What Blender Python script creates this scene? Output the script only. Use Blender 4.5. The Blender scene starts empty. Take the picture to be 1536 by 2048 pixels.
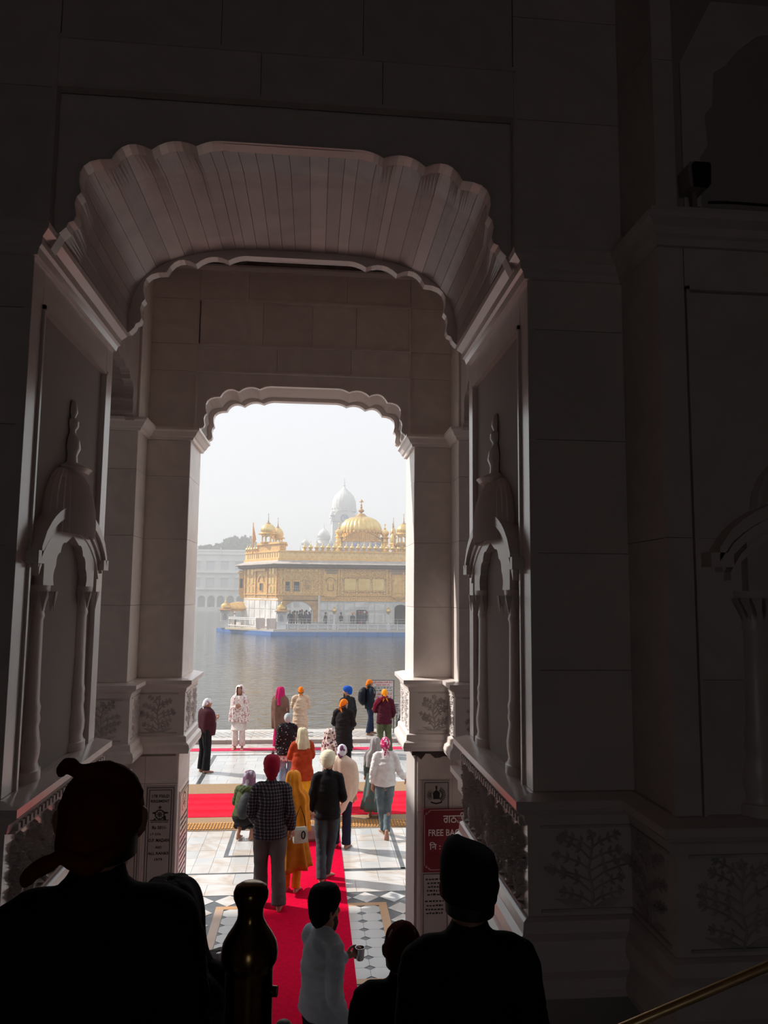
import bpy, math, random
from mathutils import Vector, Matrix, noise
from mathutils.geometry import tessellate_polygon
random.seed(7)
C = bpy.context.scene.collection
SC = bpy.context.scene
PI = math.pi
# ---------------------------------------------------------------- camera
YAW, PIT, ROL = .0935, .108, .0096
f_ = Vector((math.sin(YAW)*math.cos(PIT), math.cos(YAW)*math.cos(PIT), math.sin(PIT)))
r0 = Vector((math.cos(YAW), -math.sin(YAW), 0)); u0 = r0.cross(f_)
r_ = r0*math.cos(ROL)+u0*math.sin(ROL); u_ = -r0*math.sin(ROL)+u0*math.cos(ROL)
cam = bpy.data.cameras.new('camera'); co = bpy.data.objects.new('camera', cam); C.objects.link(co)
cam.sensor_fit = 'VERTICAL'; cam.sensor_height = 36; cam.lens = 36*1505/2048
cam.clip_start = .05; cam.clip_end = 2000
co.matrix_world = Matrix((( r_.x, u_.x, -f_.x, 0), (r_.y, u_.y, -f_.y, 0), (r_.z, u_.z, -f_.z, 3.85), (0, 0, 0, 1)))
SC.camera = co
# ---------------------------------------------------------------- sky, sun, exposure
w = bpy.data.worlds.new('hazy_sky'); SC.world = w; w.use_nodes = True
nt = w.node_tree; nt.nodes.clear()
out = nt.nodes.new('ShaderNodeOutputWorld'); bg = nt.nodes.new('ShaderNodeBackground')
tc = nt.nodes.new('ShaderNodeTexCoord'); sep = nt.nodes.new('ShaderNodeSeparateXYZ'); rmp = nt.nodes.new('ShaderNodeValToRGB')
nt.links.new(tc.outputs['Generated'], sep.inputs[0]); nt.links.new(sep.outputs['Z'], rmp.inputs[0])
nt.links.new(rmp.outputs[0], bg.inputs[0]); nt.links.new(bg.outputs[0], out.inputs[0])
rmp.color_ramp.elements[0].color = (.84, .855, .885, 1); rmp.color_ramp.elements[0].position = 0
rmp.color_ramp.elements[1].color = (.88, .93, 1, 1); rmp.color_ramp.elements[1].position = .6
bg.inputs[1].default_value = .97
SUN_DIR = Vector((-.93, .36, .78)).normalized()      # towards the sun
sl = bpy.data.lights.new('sun', 'SUN'); so = bpy.data.objects.new('sun', sl); C.objects.link(so)
sl.energy = 5.4; sl.angle = math.radians(1.2); sl.color = (1, .95, .88)
so.rotation_euler = SUN_DIR.to_track_quat('Z', 'Y').to_euler()
so.location = (-20, 30, 30)
vs = SC.view_settings; vs.view_transform = 'Standard'; vs.look = 'None'; vs.gamma = 1; vs.use_curve_mapping = False
vs.exposure = 0.14
cy = SC.cycles
cy.max_bounces = 10; cy.diffuse_bounces = 6; cy.glossy_bounces = 4; cy.volume_bounces = 0; cy.transparent_max_bounces = 8
cy.caustics_reflective = False; cy.caustics_refractive = False
cy.sample_clamp_indirect = 6
# ---------------------------------------------------------------- materials
MATS = {}
def mat(name, col, rough=.6, metal=0, var=0, vcol=None, vscale=3, bump=0, bscale=30, spec=.5, rnd=0, distort=0, sheen=0, wave=None, thr=(.35, .65)):
    if name in MATS: return MATS[name]
    m = bpy.data.materials.new(name); m.use_nodes = True; N = m.node_tree; L = N.links
    p = N.nodes['Principled BSDF']
    p.inputs['Roughness'].default_value = rough; p.inputs['Metallic'].default_value = metal
    p.inputs['Specular IOR Level'].default_value = spec
    if sheen: p.inputs['Sheen Weight'].default_value = sheen
    c4 = (*col, 1); p.inputs['Base Color'].default_value = c4
    tc = N.nodes.new('ShaderNodeTexCoord'); src = None
    if vcol is not None:
        if wave:
            t = N.nodes.new('ShaderNodeTexWave'); t.inputs['Scale'].default_value = vscale; t.inputs['Distortion'].default_value = wave; t.inputs['Detail'].default_value = 3
        else:
            t = N.nodes.new('ShaderNodeTexNoise'); t.inputs['Scale'].default_value = vscale; t.inputs['Detail'].default_value = 6; t.inputs['Distortion'].default_value = distort
        L.new(tc.outputs['Object'], t.inputs['Vector'])
        r = N.nodes.new('ShaderNodeValToRGB'); L.new(t.outputs['Fac'], r.inputs[0])
        r.color_ramp.elements[0].position = thr[0]; r.color_ramp.elements[0].color = (*vcol, 1)
        r.color_ramp.elements[1].position = thr[1]; r.color_ramp.elements[1].color = c4
        src = r.outputs[0]
    if rnd:
        oi = N.nodes.new('ShaderNodeObjectInfo'); mr = N.nodes.new('ShaderNodeMapRange')
        mr.inputs['To Min'].default_value = 1-rnd; mr.inputs['To Max'].default_value = 1
        L.new(oi.outputs['Random'], mr.inputs['Value'])
        mx = N.nodes.new('ShaderNodeMix'); mx.data_type = 'RGBA'; mx.blend_type = 'MULTIPLY'; mx.inputs[0].default_value = 1
        if src: L.new(src, mx.inputs[6])
        else: mx.inputs[6].default_value = c4
        L.new(mr.outputs[0], mx.inputs[7]); src = mx.outputs[2]
    if src: L.new(src, p.inputs['Base Color'])
    if bump:
        b = N.nodes.new('ShaderNodeTexNoise'); b.inputs['Scale'].default_value = bscale; b.inputs['Detail'].default_value = 4
        L.new(tc.outputs['Object'], b.inputs['Vector'])
        bp = N.nodes.new('ShaderNodeBump'); bp.inputs['Strength'].default_value = bump; bp.inputs['Distance'].default_value = .01
        L.new(b.outputs['Fac'], bp.inputs['Height']); L.new(bp.outputs[0], p.inputs['Normal'])
    MATS[name] = m; return m
MARB = mat('white_marble', (.84, .75, .70), .30, vcol=(.75, .67, .63), vscale=2.2, distort=2.5, rnd=.12)
MARBP = mat('polished_marble', (.86, .77, .73), .20, vcol=(.79, .71, .67), vscale=2.2, distort=2.5, rnd=.08, spec=.8)
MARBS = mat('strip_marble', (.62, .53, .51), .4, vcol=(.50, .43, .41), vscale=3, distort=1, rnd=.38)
CARVE = mat('carved_marble', (.62, .57, .55), .55, vcol=(.48, .43, .41), vscale=8)
CORE = mat('joint_mortar', (.42, .38, .36), .9)
PLASTER = mat('plaster', (.55, .5, .48), .8, vcol=(.42, .38, .36), vscale=1.5)
BROKEN = mat('broken_mortar', (.12, .1, .09), .95, vcol=(.05, .04, .035), vscale=9, bump=1, bscale=20)  # also colours the strip that darkens the gap above the ledge
TILE = mat('floor_marble', (.60, .58, .56), .22, vcol=(.50, .42, .35), vscale=1.1, distort=3, rnd=.10, thr=(.36, .56))
TILEG = mat('grey_floor_marble', (.50, .52, .54), .22, vcol=(.57, .55, .52), vscale=1.5, distort=3, rnd=.1)
BLACK = mat('black_marble', (.065, .07, .075), .25, vcol=(.10, .105, .11), vscale=6)
OCHRE = mat('ochre_stone', (.55, .27, .09), .3, vcol=(.50, .31, .17), vscale=5, rnd=.1)
OCHREL = mat('pale_ochre_stone', (.52, .36, .27), .3, vcol=(.46, .3, .2), vscale=5)
# ---------------------------------------------------------------- mesh helpers
class MB:
    def __init__(s): s.v = []; s.f = []
    def add(s, vs, fs):
        n = len(s.v); s.v += [tuple(v) for v in vs]; s.f += [tuple(i+n for i in f) for f in fs]; return s
    def hexa(s, p):   # 8 corners, bottom 4 then top 4
        return s.add(p, [(3, 2, 1, 0), (4, 5, 6, 7), (0, 1, 5, 4), (1, 2, 6, 5), (2, 3, 7, 6), (3, 0, 4, 7)])
    def box(s, x0, x1, y0, y1, z0, z1):
        return s.hexa([(x0, y0, z0), (x1, y0, z0), (x1, y1, z0), (x0, y1, z0), (x0, y0, z1), (x1, y0, z1), (x1, y1, z1), (x0, y1, z1)])
    def fbox(s, F, u0, u1, d0, d1, z0, z1):
        return s.hexa([F(u0, d0, z0), F(u1, d0, z0), F(u1, d1, z0), F(u0, d1, z0), F(u0, d0, z1), F(u1, d0, z1), F(u1, d1, z1), F(u0, d1, z1)])
    def prism(s, poly, F, d0, d1):    # poly in (u,z) of frame F, between depths d0,d1
        n = len(poly); a = [F(u, d0, z) for u, z in poly]; b = [F(u, d1, z) for u, z in poly]
        fs = [(i, (i+1) % n, n+(i+1) % n, n+i) for i in range(n)]
        tri = tessellate_polygon([[Vector((u, z, 0)) for u, z in poly]])
        for t in tri: fs.append(tuple(t)); fs.append(tuple(n+i for i in reversed(t)))
        return s.add(a+b, fs)
    def tube(s, rings, closed=False, cap=True):   # rings: list of equal-length point lists
        n = len(rings[0]); vs = [p for r in rings for p in r]; fs = []
        for k in range(len(rings)-1):
            for i in range(n):
                j = (i+1) % n; fs.append((k*n+i, k*n+j, (k+1)*n+j, (k+1)*n+i))
        if cap:
            fs.append(tuple(range(n-1, -1, -1))); fs.append(tuple((len(rings)-1)*n+i for i in range(n)))
        return s.add(vs, fs)
    def lathe(s, prof, c, n=16, flute=0, fn=8, a0=0):   # prof: (r,z)
        R = []
        for r, z in prof:
            R.append([(c[0]+r*(1+flute*abs(math.sin(fn*(a0+2*PI*i/n)/2)))*math.cos(a0+2*PI*i/n), c[1]+r*(1+flute*abs(math.sin(fn*(a0+2*PI*i/n)/2)))*math.sin(a0+2*PI*i/n), c[2]+z) for i in range(n)])
        return s.tube(R)
    def rod(s, a, b, r, n=6, r2=None):
        a, b = Vector(a), Vector(b); d = (b-a).normalized(); q = d.to_track_quat('Z', 'Y'); r2 = r if r2 is None else r2
        return s.tube([[c+q @ Vector((math.cos(2*PI*i/n)*rr, math.sin(2*PI*i/n)*rr, 0)) for i in range(n)] for c, rr in ((a, r), (b, r2))])
    def path(s, pts, r, n=6):
        pts = [Vector(p) for p in pts]; R = []
        for k, p in enumerate(pts):
            d = (pts[min(k+1, len(pts)-1)]-pts[max(k-1, 0)]).normalized(); q = d.to_track_quat('Z', 'Y')
            rr = r[k] if isinstance(r, (list, tuple)) else r
            R.append([p+q @ Vector((math.cos(2*PI*i/n)*rr, math.sin(2*PI*i/n)*rr, 0)) for i in range(n)])
        return s.tube(R)
    def sweep(s, prof, pts, side=1, closed=False):  # prof (d,z) out from wall; pts (x,y)
        R = []; P = [Vector((*p, 0)) for p in pts]; n = len(P)
        for k in range(n):
            ns = []
            for a, b in ((k-1, k), (k, k+1)):
                if closed: a %= n; b %= n
                elif a < 0 or b >= n: continue
                d = (P[b]-P[a]).normalized(); ns.append(Vector((d.y, -d.x, 0))*side)
            m = ns[0] if len(ns) == 1 else (ns[0]+ns[1])/(1+ns[0].dot(ns[1]))
            R.append([P[k]+m*d+Vector((0, 0, z)) for d, z in prof])
        if closed: R.append(R[0])
        return s.tube(R, cap=not closed)
    def build(s, name, m, parent=None, smooth=False, **kw):
        me = bpy.data.meshes.new(name); me.from_pydata([tuple(v) for v in s.v], [], s.f)
        me.materials.append(m)
        if smooth:
            me.polygons.foreach_set('use_smooth', [True]*len(me.polygons))
            if isinstance(smooth, float): me.set_sharp_from_angle(angle=smooth)
        me.update()
        o = bpy.data.objects.new(name, me); C.objects.link(o)
        if parent: o.parent = parent
        for k, v in kw.items(): o[k] = v
        return o
def fixn(o):
    import bmesh
    b = bmesh.new(); b.from_mesh(o.data); bmesh.ops.recalc_face_normals(b, faces=b.faces); b.to_mesh(o.data); b.free(); return o
def Fr(o, u, n):
    o, u, n = Vector(o), Vector(u).normalized(), Vector(n).normalized()
    return lambda a, d, z: o+u*a+n*d+Vector((0, 0, z))
def thing(name, label, cat, loc=(0, 0, 0), rz=0, group=None):
    o = bpy.data.objects.new(name, None); C.objects.link(o); o.location = loc; o.rotation_euler = (0, 0, rz); o.empty_display_size = .1
    o['label'] = label; o['category'] = cat
    if group: o['group'] = group
    return o
def struct(name, mb, m, **kw):
    return mb.build(name, m, kind='structure', **kw)
def clone(o, parent=None, loc=None):
    c = o.copy(); C.objects.link(c)
    if parent: c.parent = parent
    if loc is not None: c.location = loc
    return c
def slabs(par, F, us, zs, t=.02, g=.003, m=None, name='marble_slab', skip=None):
    for i in range(len(us)-1):
        for j in range(len(zs)-1):
            if skip and skip(i, j): continue
            if us[i] is None or us[i+1] is None: continue
            MB().fbox(F, us[i]+g/2, us[i+1]-g/2, -.01, t+random.uniform(0, .0015), zs[j]+g/2, zs[j+1]-g/2).build(name, m or MARB, par)
def setp(o, **k):
    for a, b in k.items(): o[a] = b
    return o
# ---------------------------------------------------------------- arch outline used all over the gateway
CU = [(1.06, 0), (.985, .208), (.855, .384), (.668, .444), (.457, .477), (.31, .512)]
def arch_half():
    pts = [(1.075, 0), (1.045, .03), (1.035, .055), (1.012, .065), (1.002, .09), (1.012, .15), (1.004, .185)]
    for k in range(1, 5):
        a, b = CU[k], CU[k+1]; dx, dz = b[0]-a[0], b[1]-a[1]; L = math.hypot(dx, dz); nx, nz = dz/L, -dx/L
        if nz < 0: nx, nz = -nx, -nz
        if k == 1: nx, nz = .81, .59
        h = [0, .075, .052, .035, .012][k]
        for i in range(6):
            t = i/6; q = h*4*t*(1-t); pts.append((a[0]+dx*t+nx*q, a[1]+dz*t+nz*q))
    pts.append(CU[5]); return pts
def arch(cx, W, z0, H=1.0):
    s = W/1.06; h = arch_half()
    L = [(cx-x*s, z0+z*s*H) for x, z in h]; R = [(cx+x*s, z0+z*s*H) for x, z in reversed(h)]
    return L+R
def arch_wall(mb, F, x0, x1, z0, z1, A, d0, d1):
    poly = [(x0, z0), (x0, z1), (x1, z1), (x1, z0)]+list(reversed(A))
    return mb.prism(poly, F, d0, d1)
NY = Fr((0, 0, 0), (1, 0, 0), (0, -1, 0))
def FY(y): return Fr((0, y, 0), (1, 0, 0), (0, -1, 0))          # faces the camera
def FXL(x): return Fr((x, 0, 0), (0, 1, 0), (1, 0, 0))          # left-hand wall, faces +x ; u = y
def FXR(x): return Fr((x, 0, 0), (0, 1, 0), (-1, 0, 0))
CORN = [(-.02, 0), (.02, 0), (.03, .03), (.045, .04), (.05, .075), (.085, .10), (.09, .125), (.07, .13), (.07, .155), (-.02, .16)]
CAPM = [(-.02, 0), (.025, 0), (.035, .025), (.05, .035), (.075, .075), (.095, .09), (.095, .115), (-.02, .12)]
DTOP = [(-.02, -.10), (.05, -.10), (.06, -.06), (.09, -.04), (.11, -.02), (.11, .015), (.02, .03), (-.02, .03)]
DBOT = [(-.02, -.16), (.10, -.16), (.11, -.12), (.10, -.08), (.075, -.06), (.07, -.01), (.05, 0), (-.02, .01)]
# floral carving in low relief
def carve(F, u0, u1, z0, z1, seed, dens=1.0, h=.012, frame=True, step0=.42):
    rn = random.Random(seed); mb = MB(); W, H = u1-u0, z1-z0
    def leaf(u, z, a, l, wd):
        c, s = math.cos(a), math.sin(a)
        P = lambda t, n, d: F(min(max(u+c*t-s*n, u0), u1), d, min(max(z+s*t+c*n, z0), z1))
        mb.add([P(0, 0, 0), P(l*.45, wd, 0), P(l, 0, 0), P(l*.45, -wd, 0), P(l*.45, 0, h), P(l*.1, 0, h*.6)], [(0, 3, 5), (0, 5, 1), (5, 3, 4), (5, 4, 1), (4, 3, 2), (4, 2, 1)])
    def stem(pts, r):
        for (a, b), (c, d) in zip(pts[:-1], pts[1:]):
            dx, dz = c-a, d-b; L = math.hypot(dx, dz) or 1; nx, nz = -dz/L*r, dx/L*r
            mb.add([F(a+nx, 0, b+nz), F(a, h*.8, b), F(a-nx, 0, b-nz), F(c+nx, 0, d+nz), F(c, h*.8, d), F(c-nx, 0, d-nz)], [(0, 1, 4, 3), (1, 2, 5, 4)])
    def flower(u, z, r):
        n = 6
        for k in range(n): leaf(u, z, 2*PI*k/n+rn.random(), r, r*.35)
    nt_ = max(1, round(W/step0)); step = W/nt_
    for k in range(nt_):
        cx = u0+step*(k+.5)
        leaf(cx, z0, .25, step*.4, H*.06); leaf(cx, z0, PI-.25, step*.4, H*.06)
        pts = [(cx+.01*math.sin(i*1.3), z0+H*.92*i/7) for i in range(8)]; stem(pts, .007)
        flower(cx, z0+H*.9, H*.09)
        for i in range(int(5*dens)):
            zz = z0+H*(.06+.8*i/(5*dens)); 
            for sg in (-1, 1):
                L = step*(.44-.05*abs(i-2))*(rn.uniform(.8, 1.05)); up = H*rn.uniform(.12, .3)
                q = [(cx+sg*L*t, zz+up*(t**.6)) for t in (0, .3, .6, .85, 1)]
                stem(q, .005)
                for t in (1, 2, 3):
                    a = math.atan2(q[t+1][1]-q[t][1], q[t+1][0]-q[t][0])
                    leaf(*q[t], a+.9, H*.10, H*.025); leaf(*q[t], a-.9, H*.10, H*.025)
                flower(*q[4], H*.055*rn.uniform(.8, 1.3))
    if frame:
        for a, b, c, d in ((u0, u1, z0-.012, z0), (u0, u1, z1, z1+.012)): mb.fbox(F, a, b, 0, h*.8, c, d)
    return mb
# ================================================================ GATEWAY
XL, XR = -1.32, 1.03          # corridor side walls
CXN = -.146
# outer wall of the gateway with the inner door opening (faces camera at y=7.5)
mb = MB(); mb.box(-14, -1.66, 7.5, 8.17, -.3, 7.6); mb.box(1.40, 14, 7.5, 8.17, -.3, 7.6)
mb.box(-1.66, -1.25, 7.52, 8.17, 0, 5.43); mb.box(1.03, 1.40, 7.52, 8.17, 0, 5.43); mb.box(1.07, 1.9, 7.52, 7.9, 0, 2.3)
arch_wall(mb, FY(0), -1.66, 1.40, 5.43, 7.6, arch(-.115, 1.10, 5.43), -7.56, -8.10)
WF = struct('wall_front', mb, CORE); fixn(WF)
for y0, y1 in ((7.52, 7.565), (8.10, 8.175)):
    m2 = MB(); arch_wall(m2, FY(0), -1.19, .96, 5.43, 6.05, arch(-.115, 1.045, 5.42), -y0, -y1); fixn(m2.build('arch_plate', MARBP, WF))
    m2 = MB(); A = arch(-.115, 1.045, 5.42); B = arch(-.115, 1.062, 5.427)
    for a, b, c, d in zip(A[:-1], A[1:], B[:-1], B[1:]):
        yy = y0-.012 if y0 < 8 else y1+.0
        m2.hexa([(a[0], yy, a[1]), (b[0], yy, b[1]), (b[0], yy+.014, b[1]), (a[0], yy+.014, a[1]), (c[0], yy, c[1]), (d[0], yy, d[1]), (d[0], yy+.014, d[1]), (c[0], yy+.014, c[1])])
    fixn(m2.build('arch_bead', MARBP, WF))
F = FY(7.52)
zz = [2.52, 3.05, 3.72, 4.42, 4.98, 5.34]
zlow = [0, .55, 1.15, 1.75, 2.3]
slabs(WF, F, [-1.65, -1.23], [3.03, 3.72, 4.36, 4.98, 5.34]); slabs(WF, F, [1.01, 1.39], [3.03, 3.72, 4.36, 4.98, 5.34])
slabs(WF, F, [-1.9, -1.535, -1.232], [0, .55, 1.75, 2.05, 2.3]); slabs(WF, F, [1.055, 1.40, 1.9], [0, .55, 1.15, 1.75, 2.05, 2.3])
slabs(WF, F, [-1.66, -1.19], [5.46, 6.05, 6.33, 6.8, 7.16]); slabs(WF, F, [.96, 1.40], [5.46, 6.05, 6.33, 6.8, 7.16])
slabs(WF, F, [-1.19, -.4, .35, .96], [6.06, 6.32], t=.03); slabs(WF, F, [-1.18, -.55, -.05, .4, .95], [6.33, 6.8], t=.006)
slabs(WF, F, [-1.19, -.7, .3, .96], [6.81, 7.16], t=.025)
mb = MB()
for z in (6.055, 6.325, 6.80): mb.fbox(F, -1.20, .965, 0, .045, z-.012, z+.006)
for u in (-1.195, .955): mb.fbox(F, u-.008, u+.008, 0, .04, 5.46, 6.8)
mb.sweep([(0, 7.11), (.03, 7.11), (.05, 7.14), (.05, 7.16), (0, 7.16)], [(-1.66, 7.5), (1.40, 7.5)], 1)
fixn(mb.build('panel_bead', MARBP, WF))
for X, s in ((-1.25, 1), (1.03, -1)):
    G_ = Fr((X, 0, 0), (0, 1, 0), (s, 0, 0))
    slabs(WF, G_, [7.51, 8.17], [3.03, 3.72, 4.36, 4.98, 5.34], t=.02)
    slabs(WF, G_ if s > 0 else Fr((1.075, 0, 0), (0, 1, 0), (-1, 0, 0)), [7.51, 8.17], [0, .45, 2.0, 2.32], t=.02)
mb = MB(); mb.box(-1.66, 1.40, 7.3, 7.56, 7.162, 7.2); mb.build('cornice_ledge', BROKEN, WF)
# capital mouldings and dado of the inner chamber
PR = [(1.01, 8.2), (1.01, 7.5), (1.39, 7.5), (1.39, 7.1), (3.4, 7.1)]
PL = [(-3.4, 7.1), (-1.65, 7.1), (-1.65, 7.5), (-1.23, 7.5), (-1.23, 8.2)]
def shift(prof, z): return [(d, q+z) for d, q in prof]
k = 1
for P_, sd in ((PR, 'right'), (PL, 'left')):
    mb = MB(); mb.sweep(shift(CAPM, 5.34), P_); o = struct(f'trim_{k}', mb, MARBP); fixn(o); k += 1
    mb = MB(); mb.sweep(shift(DTOP, 3.0), P_); mb.sweep(shift(DBOT, 2.5), P_); mb.sweep([(-.02, 2.45), (.045, 2.45), (.045, 2.92), (-.02, 2.92)], P_)
    o = struct(f'trim_{k}', mb, MARBP); fixn(o); k += 1
    for i in range(len(P_)-1):
        a, b = Vector((*P_[i], 0)), Vector((*P_[i+1], 0)); d = (b-a).normalized(); L = (b-a).length
        carve(Fr(a, d, (d.y, -d.x, 0)), .03 if i else .06, min(L, 2)-.03, 2.53, 2.88, k*10+i, h=.022).build('floral_carving', CARVE, o) if 0 else None
        G_ = (lambda F0: (lambda u, dd, z: F0(u, dd+.045, z)))(Fr(a, d, (d.y, -d.x, 0)))
        u0, u1 = (.04, min(L, 1.2)-.02) if i < 3 else (0.02, min(L, 1.2))
        if sd == 'left' and i == 0: u0, u1 = L-1.1, L-.02
        carve(G_, u0, u1, 2.53, 2.88, k*10+i, h=.010, dens=1.3).build('floral_carving', CARVE, o)
# broken mortar under the right dado
mb = MB(); rn = random.Random(3)
xs = [1.0+.045*i for i in range(10)]
poly = [(1.0, 2.345), (1.40, 2.345)]+[(x, 2.30-rn.uniform(0, .07)) for x in reversed(xs)]
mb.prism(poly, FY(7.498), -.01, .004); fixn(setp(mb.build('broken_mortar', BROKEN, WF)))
# outer jamb face + dado on outside is the same moulding; floor sills
# chamber side walls with their own scalloped arches, galleries behind
for sd, X, s in (('left', -1.65, 1), ('right', 1.39, -1)):
    G_ = Fr((X, 0, 0), (0, 1, 0), (s, 0, 0)); mb = MB()
    arch_wall(mb, G_, 4.9, 7.1, 5.43, 7.6, arch(6.0, 1.0, 5.42, .93), -.02, -.10)
    arch_wall(mb, G_, 4.9, 7.1, 5.43, 7.6, arch(6.0, 1.04, 5.42, .97), -.10, -.55)
    for a, b in ((4.9, 5.0),): mb.fbox(G_, a, b, -.02, -.55, 0, 5.43)
    xo = X-s*1.9; mb.box(min(X-s*.02, xo), max(X-s*.02, xo), 7.12, 7.5, 2.25, 7.6)       # jamb pilaster body
    xw = X-s*.12 if sd == 'left' else X+.36
    mb.box(min(xw, xo), max(xw, xo), 4.9, 7.5, -.3, 2.25)
    a_, b_ = min(xo, xo-s*.3), max(xo, xo-s*.3); mb.box(a_, b_, 4.9, 7.5, -.3, 2.3); mb.box(a_, b_, 4.9, 7.5, 6.6, 7.6); mb.box(a_, b_, 7.2, 7.5, 2.3, 6.6); mb.box(a_, b_, 4.9, 5.0, 2.3, 6.6)
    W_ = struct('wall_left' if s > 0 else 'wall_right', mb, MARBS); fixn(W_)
    us = [X-s*.02*0, X-s*.9]; us.sort()
    slabs(W_, FY(7.12), us, [3.03, 3.72, 4.36, 4.98, 5.34, 5.46, 6.1, 6.7], t=.02)
    slabs(W_, Fr((X-s*.02, 0, 0), (0, 1, 0), (s, 0, 0)), [7.1, 7.5], [3.03, 3.72, 4.36, 4.98, 5.34], t=.02)
    slabs(W_, Fr((X-s*.02, 0, 0), (0, 1, 0), (s, 0, 0)), [7.1, 7.5], [5.46, 6.3, 7.1], t=.02)
    slabs(W_, Fr((xw, 0, 0), (0, 1, 0), (s, 0, 0)), [4.95, 5.6, 6.3, 7.0, 7.5], [0, .55, 1.2, 1.75, 2.2], t=.02)
    m2 = MB(); e = .42 if sd == 'right' else .16
    m2.box(min(X-s*e, X+s*.10), max(X-s*e, X+s*.10), 4.95, 7.02, 2.24, 2.29); m2.box(min(X-s*e, X+s*.03), max(X-s*e, X+s*.03), 4.95, 7.02, 2.08, 2.24)
    m2.build('stone_ledge', MARB, W_)
# near face of the gateway (y=3.5) and the corridor walls
mb = MB(); mb.box(-6, XL-.02, 3.52, 4.9, -.3, 8); mb.box(XR+.02, 6, 3.52, 4.9, -.3, 8); mb.box(-6, 6, 3.75, 4.9, 6.3, 8)
WN = struct('wall_near', mb, CORE)
F = FY(3.52)
m2 = MB(); arch_wall(m2, FY(0), -1.26, .965, 5.45, 6.24, arch(CXN, 1.06, 5.525), -3.53, -3.60); fixn(m2.build('arch_plate', MARB, WN))
zP = [3.03, 3.62, 4.14, 4.66, 5.18, 5.42]
slabs(WN, F, [XR, 1.514], [2.95, 3.5, 4.05, 4.6, 5.15, 5.42]); slabs(WN, F, [-3.2, -2.2, XL], [2.95, 3.5, 4.05, 4.6, 5.15, 5.42])
slabs(WN, F, [.965, 1.514], [5.56, 6.24, 6.8, 7.6], t=.03); slabs(WN, F, [-3.2, -2.2, -1.26], [5.56, 6.24, 6.8, 7.6], t=.03)
slabs(WN, F, [-1.26, -.3, .3, .965], [6.25, 6.50], t=.035); slabs(WN, F, [-1.26, -.5, .2, .965], [6.51, 7.0, 7.6], t=.02)
mb = MB()
mb.fbox(F, -1.27, .975, 0, .05, 6.235, 6.255); mb.fbox(F, -1.27, .975, 0, .045, 6.49, 6.51)
for u in (-1.265, .97): mb.fbox(F, u-.012, u+.012, 0, .05, 5.5, 6.24)
mb.build('panel_bead', MARB, WN)
m2 = MB(); A = arch(CXN, 1.06, 5.525); B = arch(CXN, 1.085, 5.53)
for a, b, c, d in zip(A[:-1], A[1:], B[:-1], B[1:]):
    m2.hexa([(a[0], 3.515, a[1]), (b[0], 3.515, b[1]), (b[0], 3.535, b[1]), (a[0], 3.535, a[1]), (c[0], 3.515, c[1]), (d[0], 3.515, d[1]), (d[0], 3.535, d[1]), (c[0], 3.535, c[1])])
fixn(m2.build('arch_bead', MARB, WN))
PRN = [(XR, 4.9), (XR, 3.5), (1.514, 3.5), (1.514, 3.08), (4.2, 3.08)]
PLN = [(-4.2, 3.5), (XL, 3.5), (XL, 4.9)]
for P_, sd in ((PRN, 'right'), (PLN, 'left')):
    mb = MB(); mb.sweep(shift(CORN, 5.40), P_); o = struct(f'trim_{k}', mb, MARBP); fixn(o); k += 1
    mb = MB(); mb.sweep(shift(DTOP, 2.92), P_); mb.sweep(shift(DBOT, 2.42), P_); mb.sweep(shift(DBOT, 2.26), P_)
    mb.sweep([(-.02, 2.4), (.04, 2.4), (.04, 2.84), (-.02, 2.84)], P_); o = struct(f'trim_{k}', mb, MARBP); fixn(o); k += 1
    for i in range(len(P_)-1):
        a, b = Vector((*P_[i], 0)), Vector((*P_[i+1], 0)); d = (b-a).normalized(); L = (b-a).length
        G_ = (lambda F0: (lambda u, dd, z: F0(u, dd+.04, z)))(Fr(a, d, (d.y, -d.x, 0)))
        side = abs(d.y) > .5 and L > 1
        u0, u1 = (.02, min(L, 1.8)-.0)
        if sd == 'left' and i == 0: u0, u1 = L-1.2, L
        carve(G_, u0, u1, 2.45, 2.80, k*10+i, dens=.9 if side else 1.2, h=.028 if side else .010, step0=.17 if side else .42).build('floral_carving', CARVE, o)
        if side:
            m2 = MB()
            for q in range(int(L/.05)): m2.fbox(G_, .03+q*.05, .055+q*.05, 0, .03, 2.81, 2.84)
            for q in range(3):     # round vase shapes in the deep carving
                cu = .25+q*.45
                m2.lathe([(.0, 0), (.03, .01), (.015, .03), (.032, .07), (.028, .10), (.012, .12), (.022, .14), (0, .14)], G_(cu, 0, 2.46), 10)
            m2.build('dentil_band', CARVE, o, smooth=.5)
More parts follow.
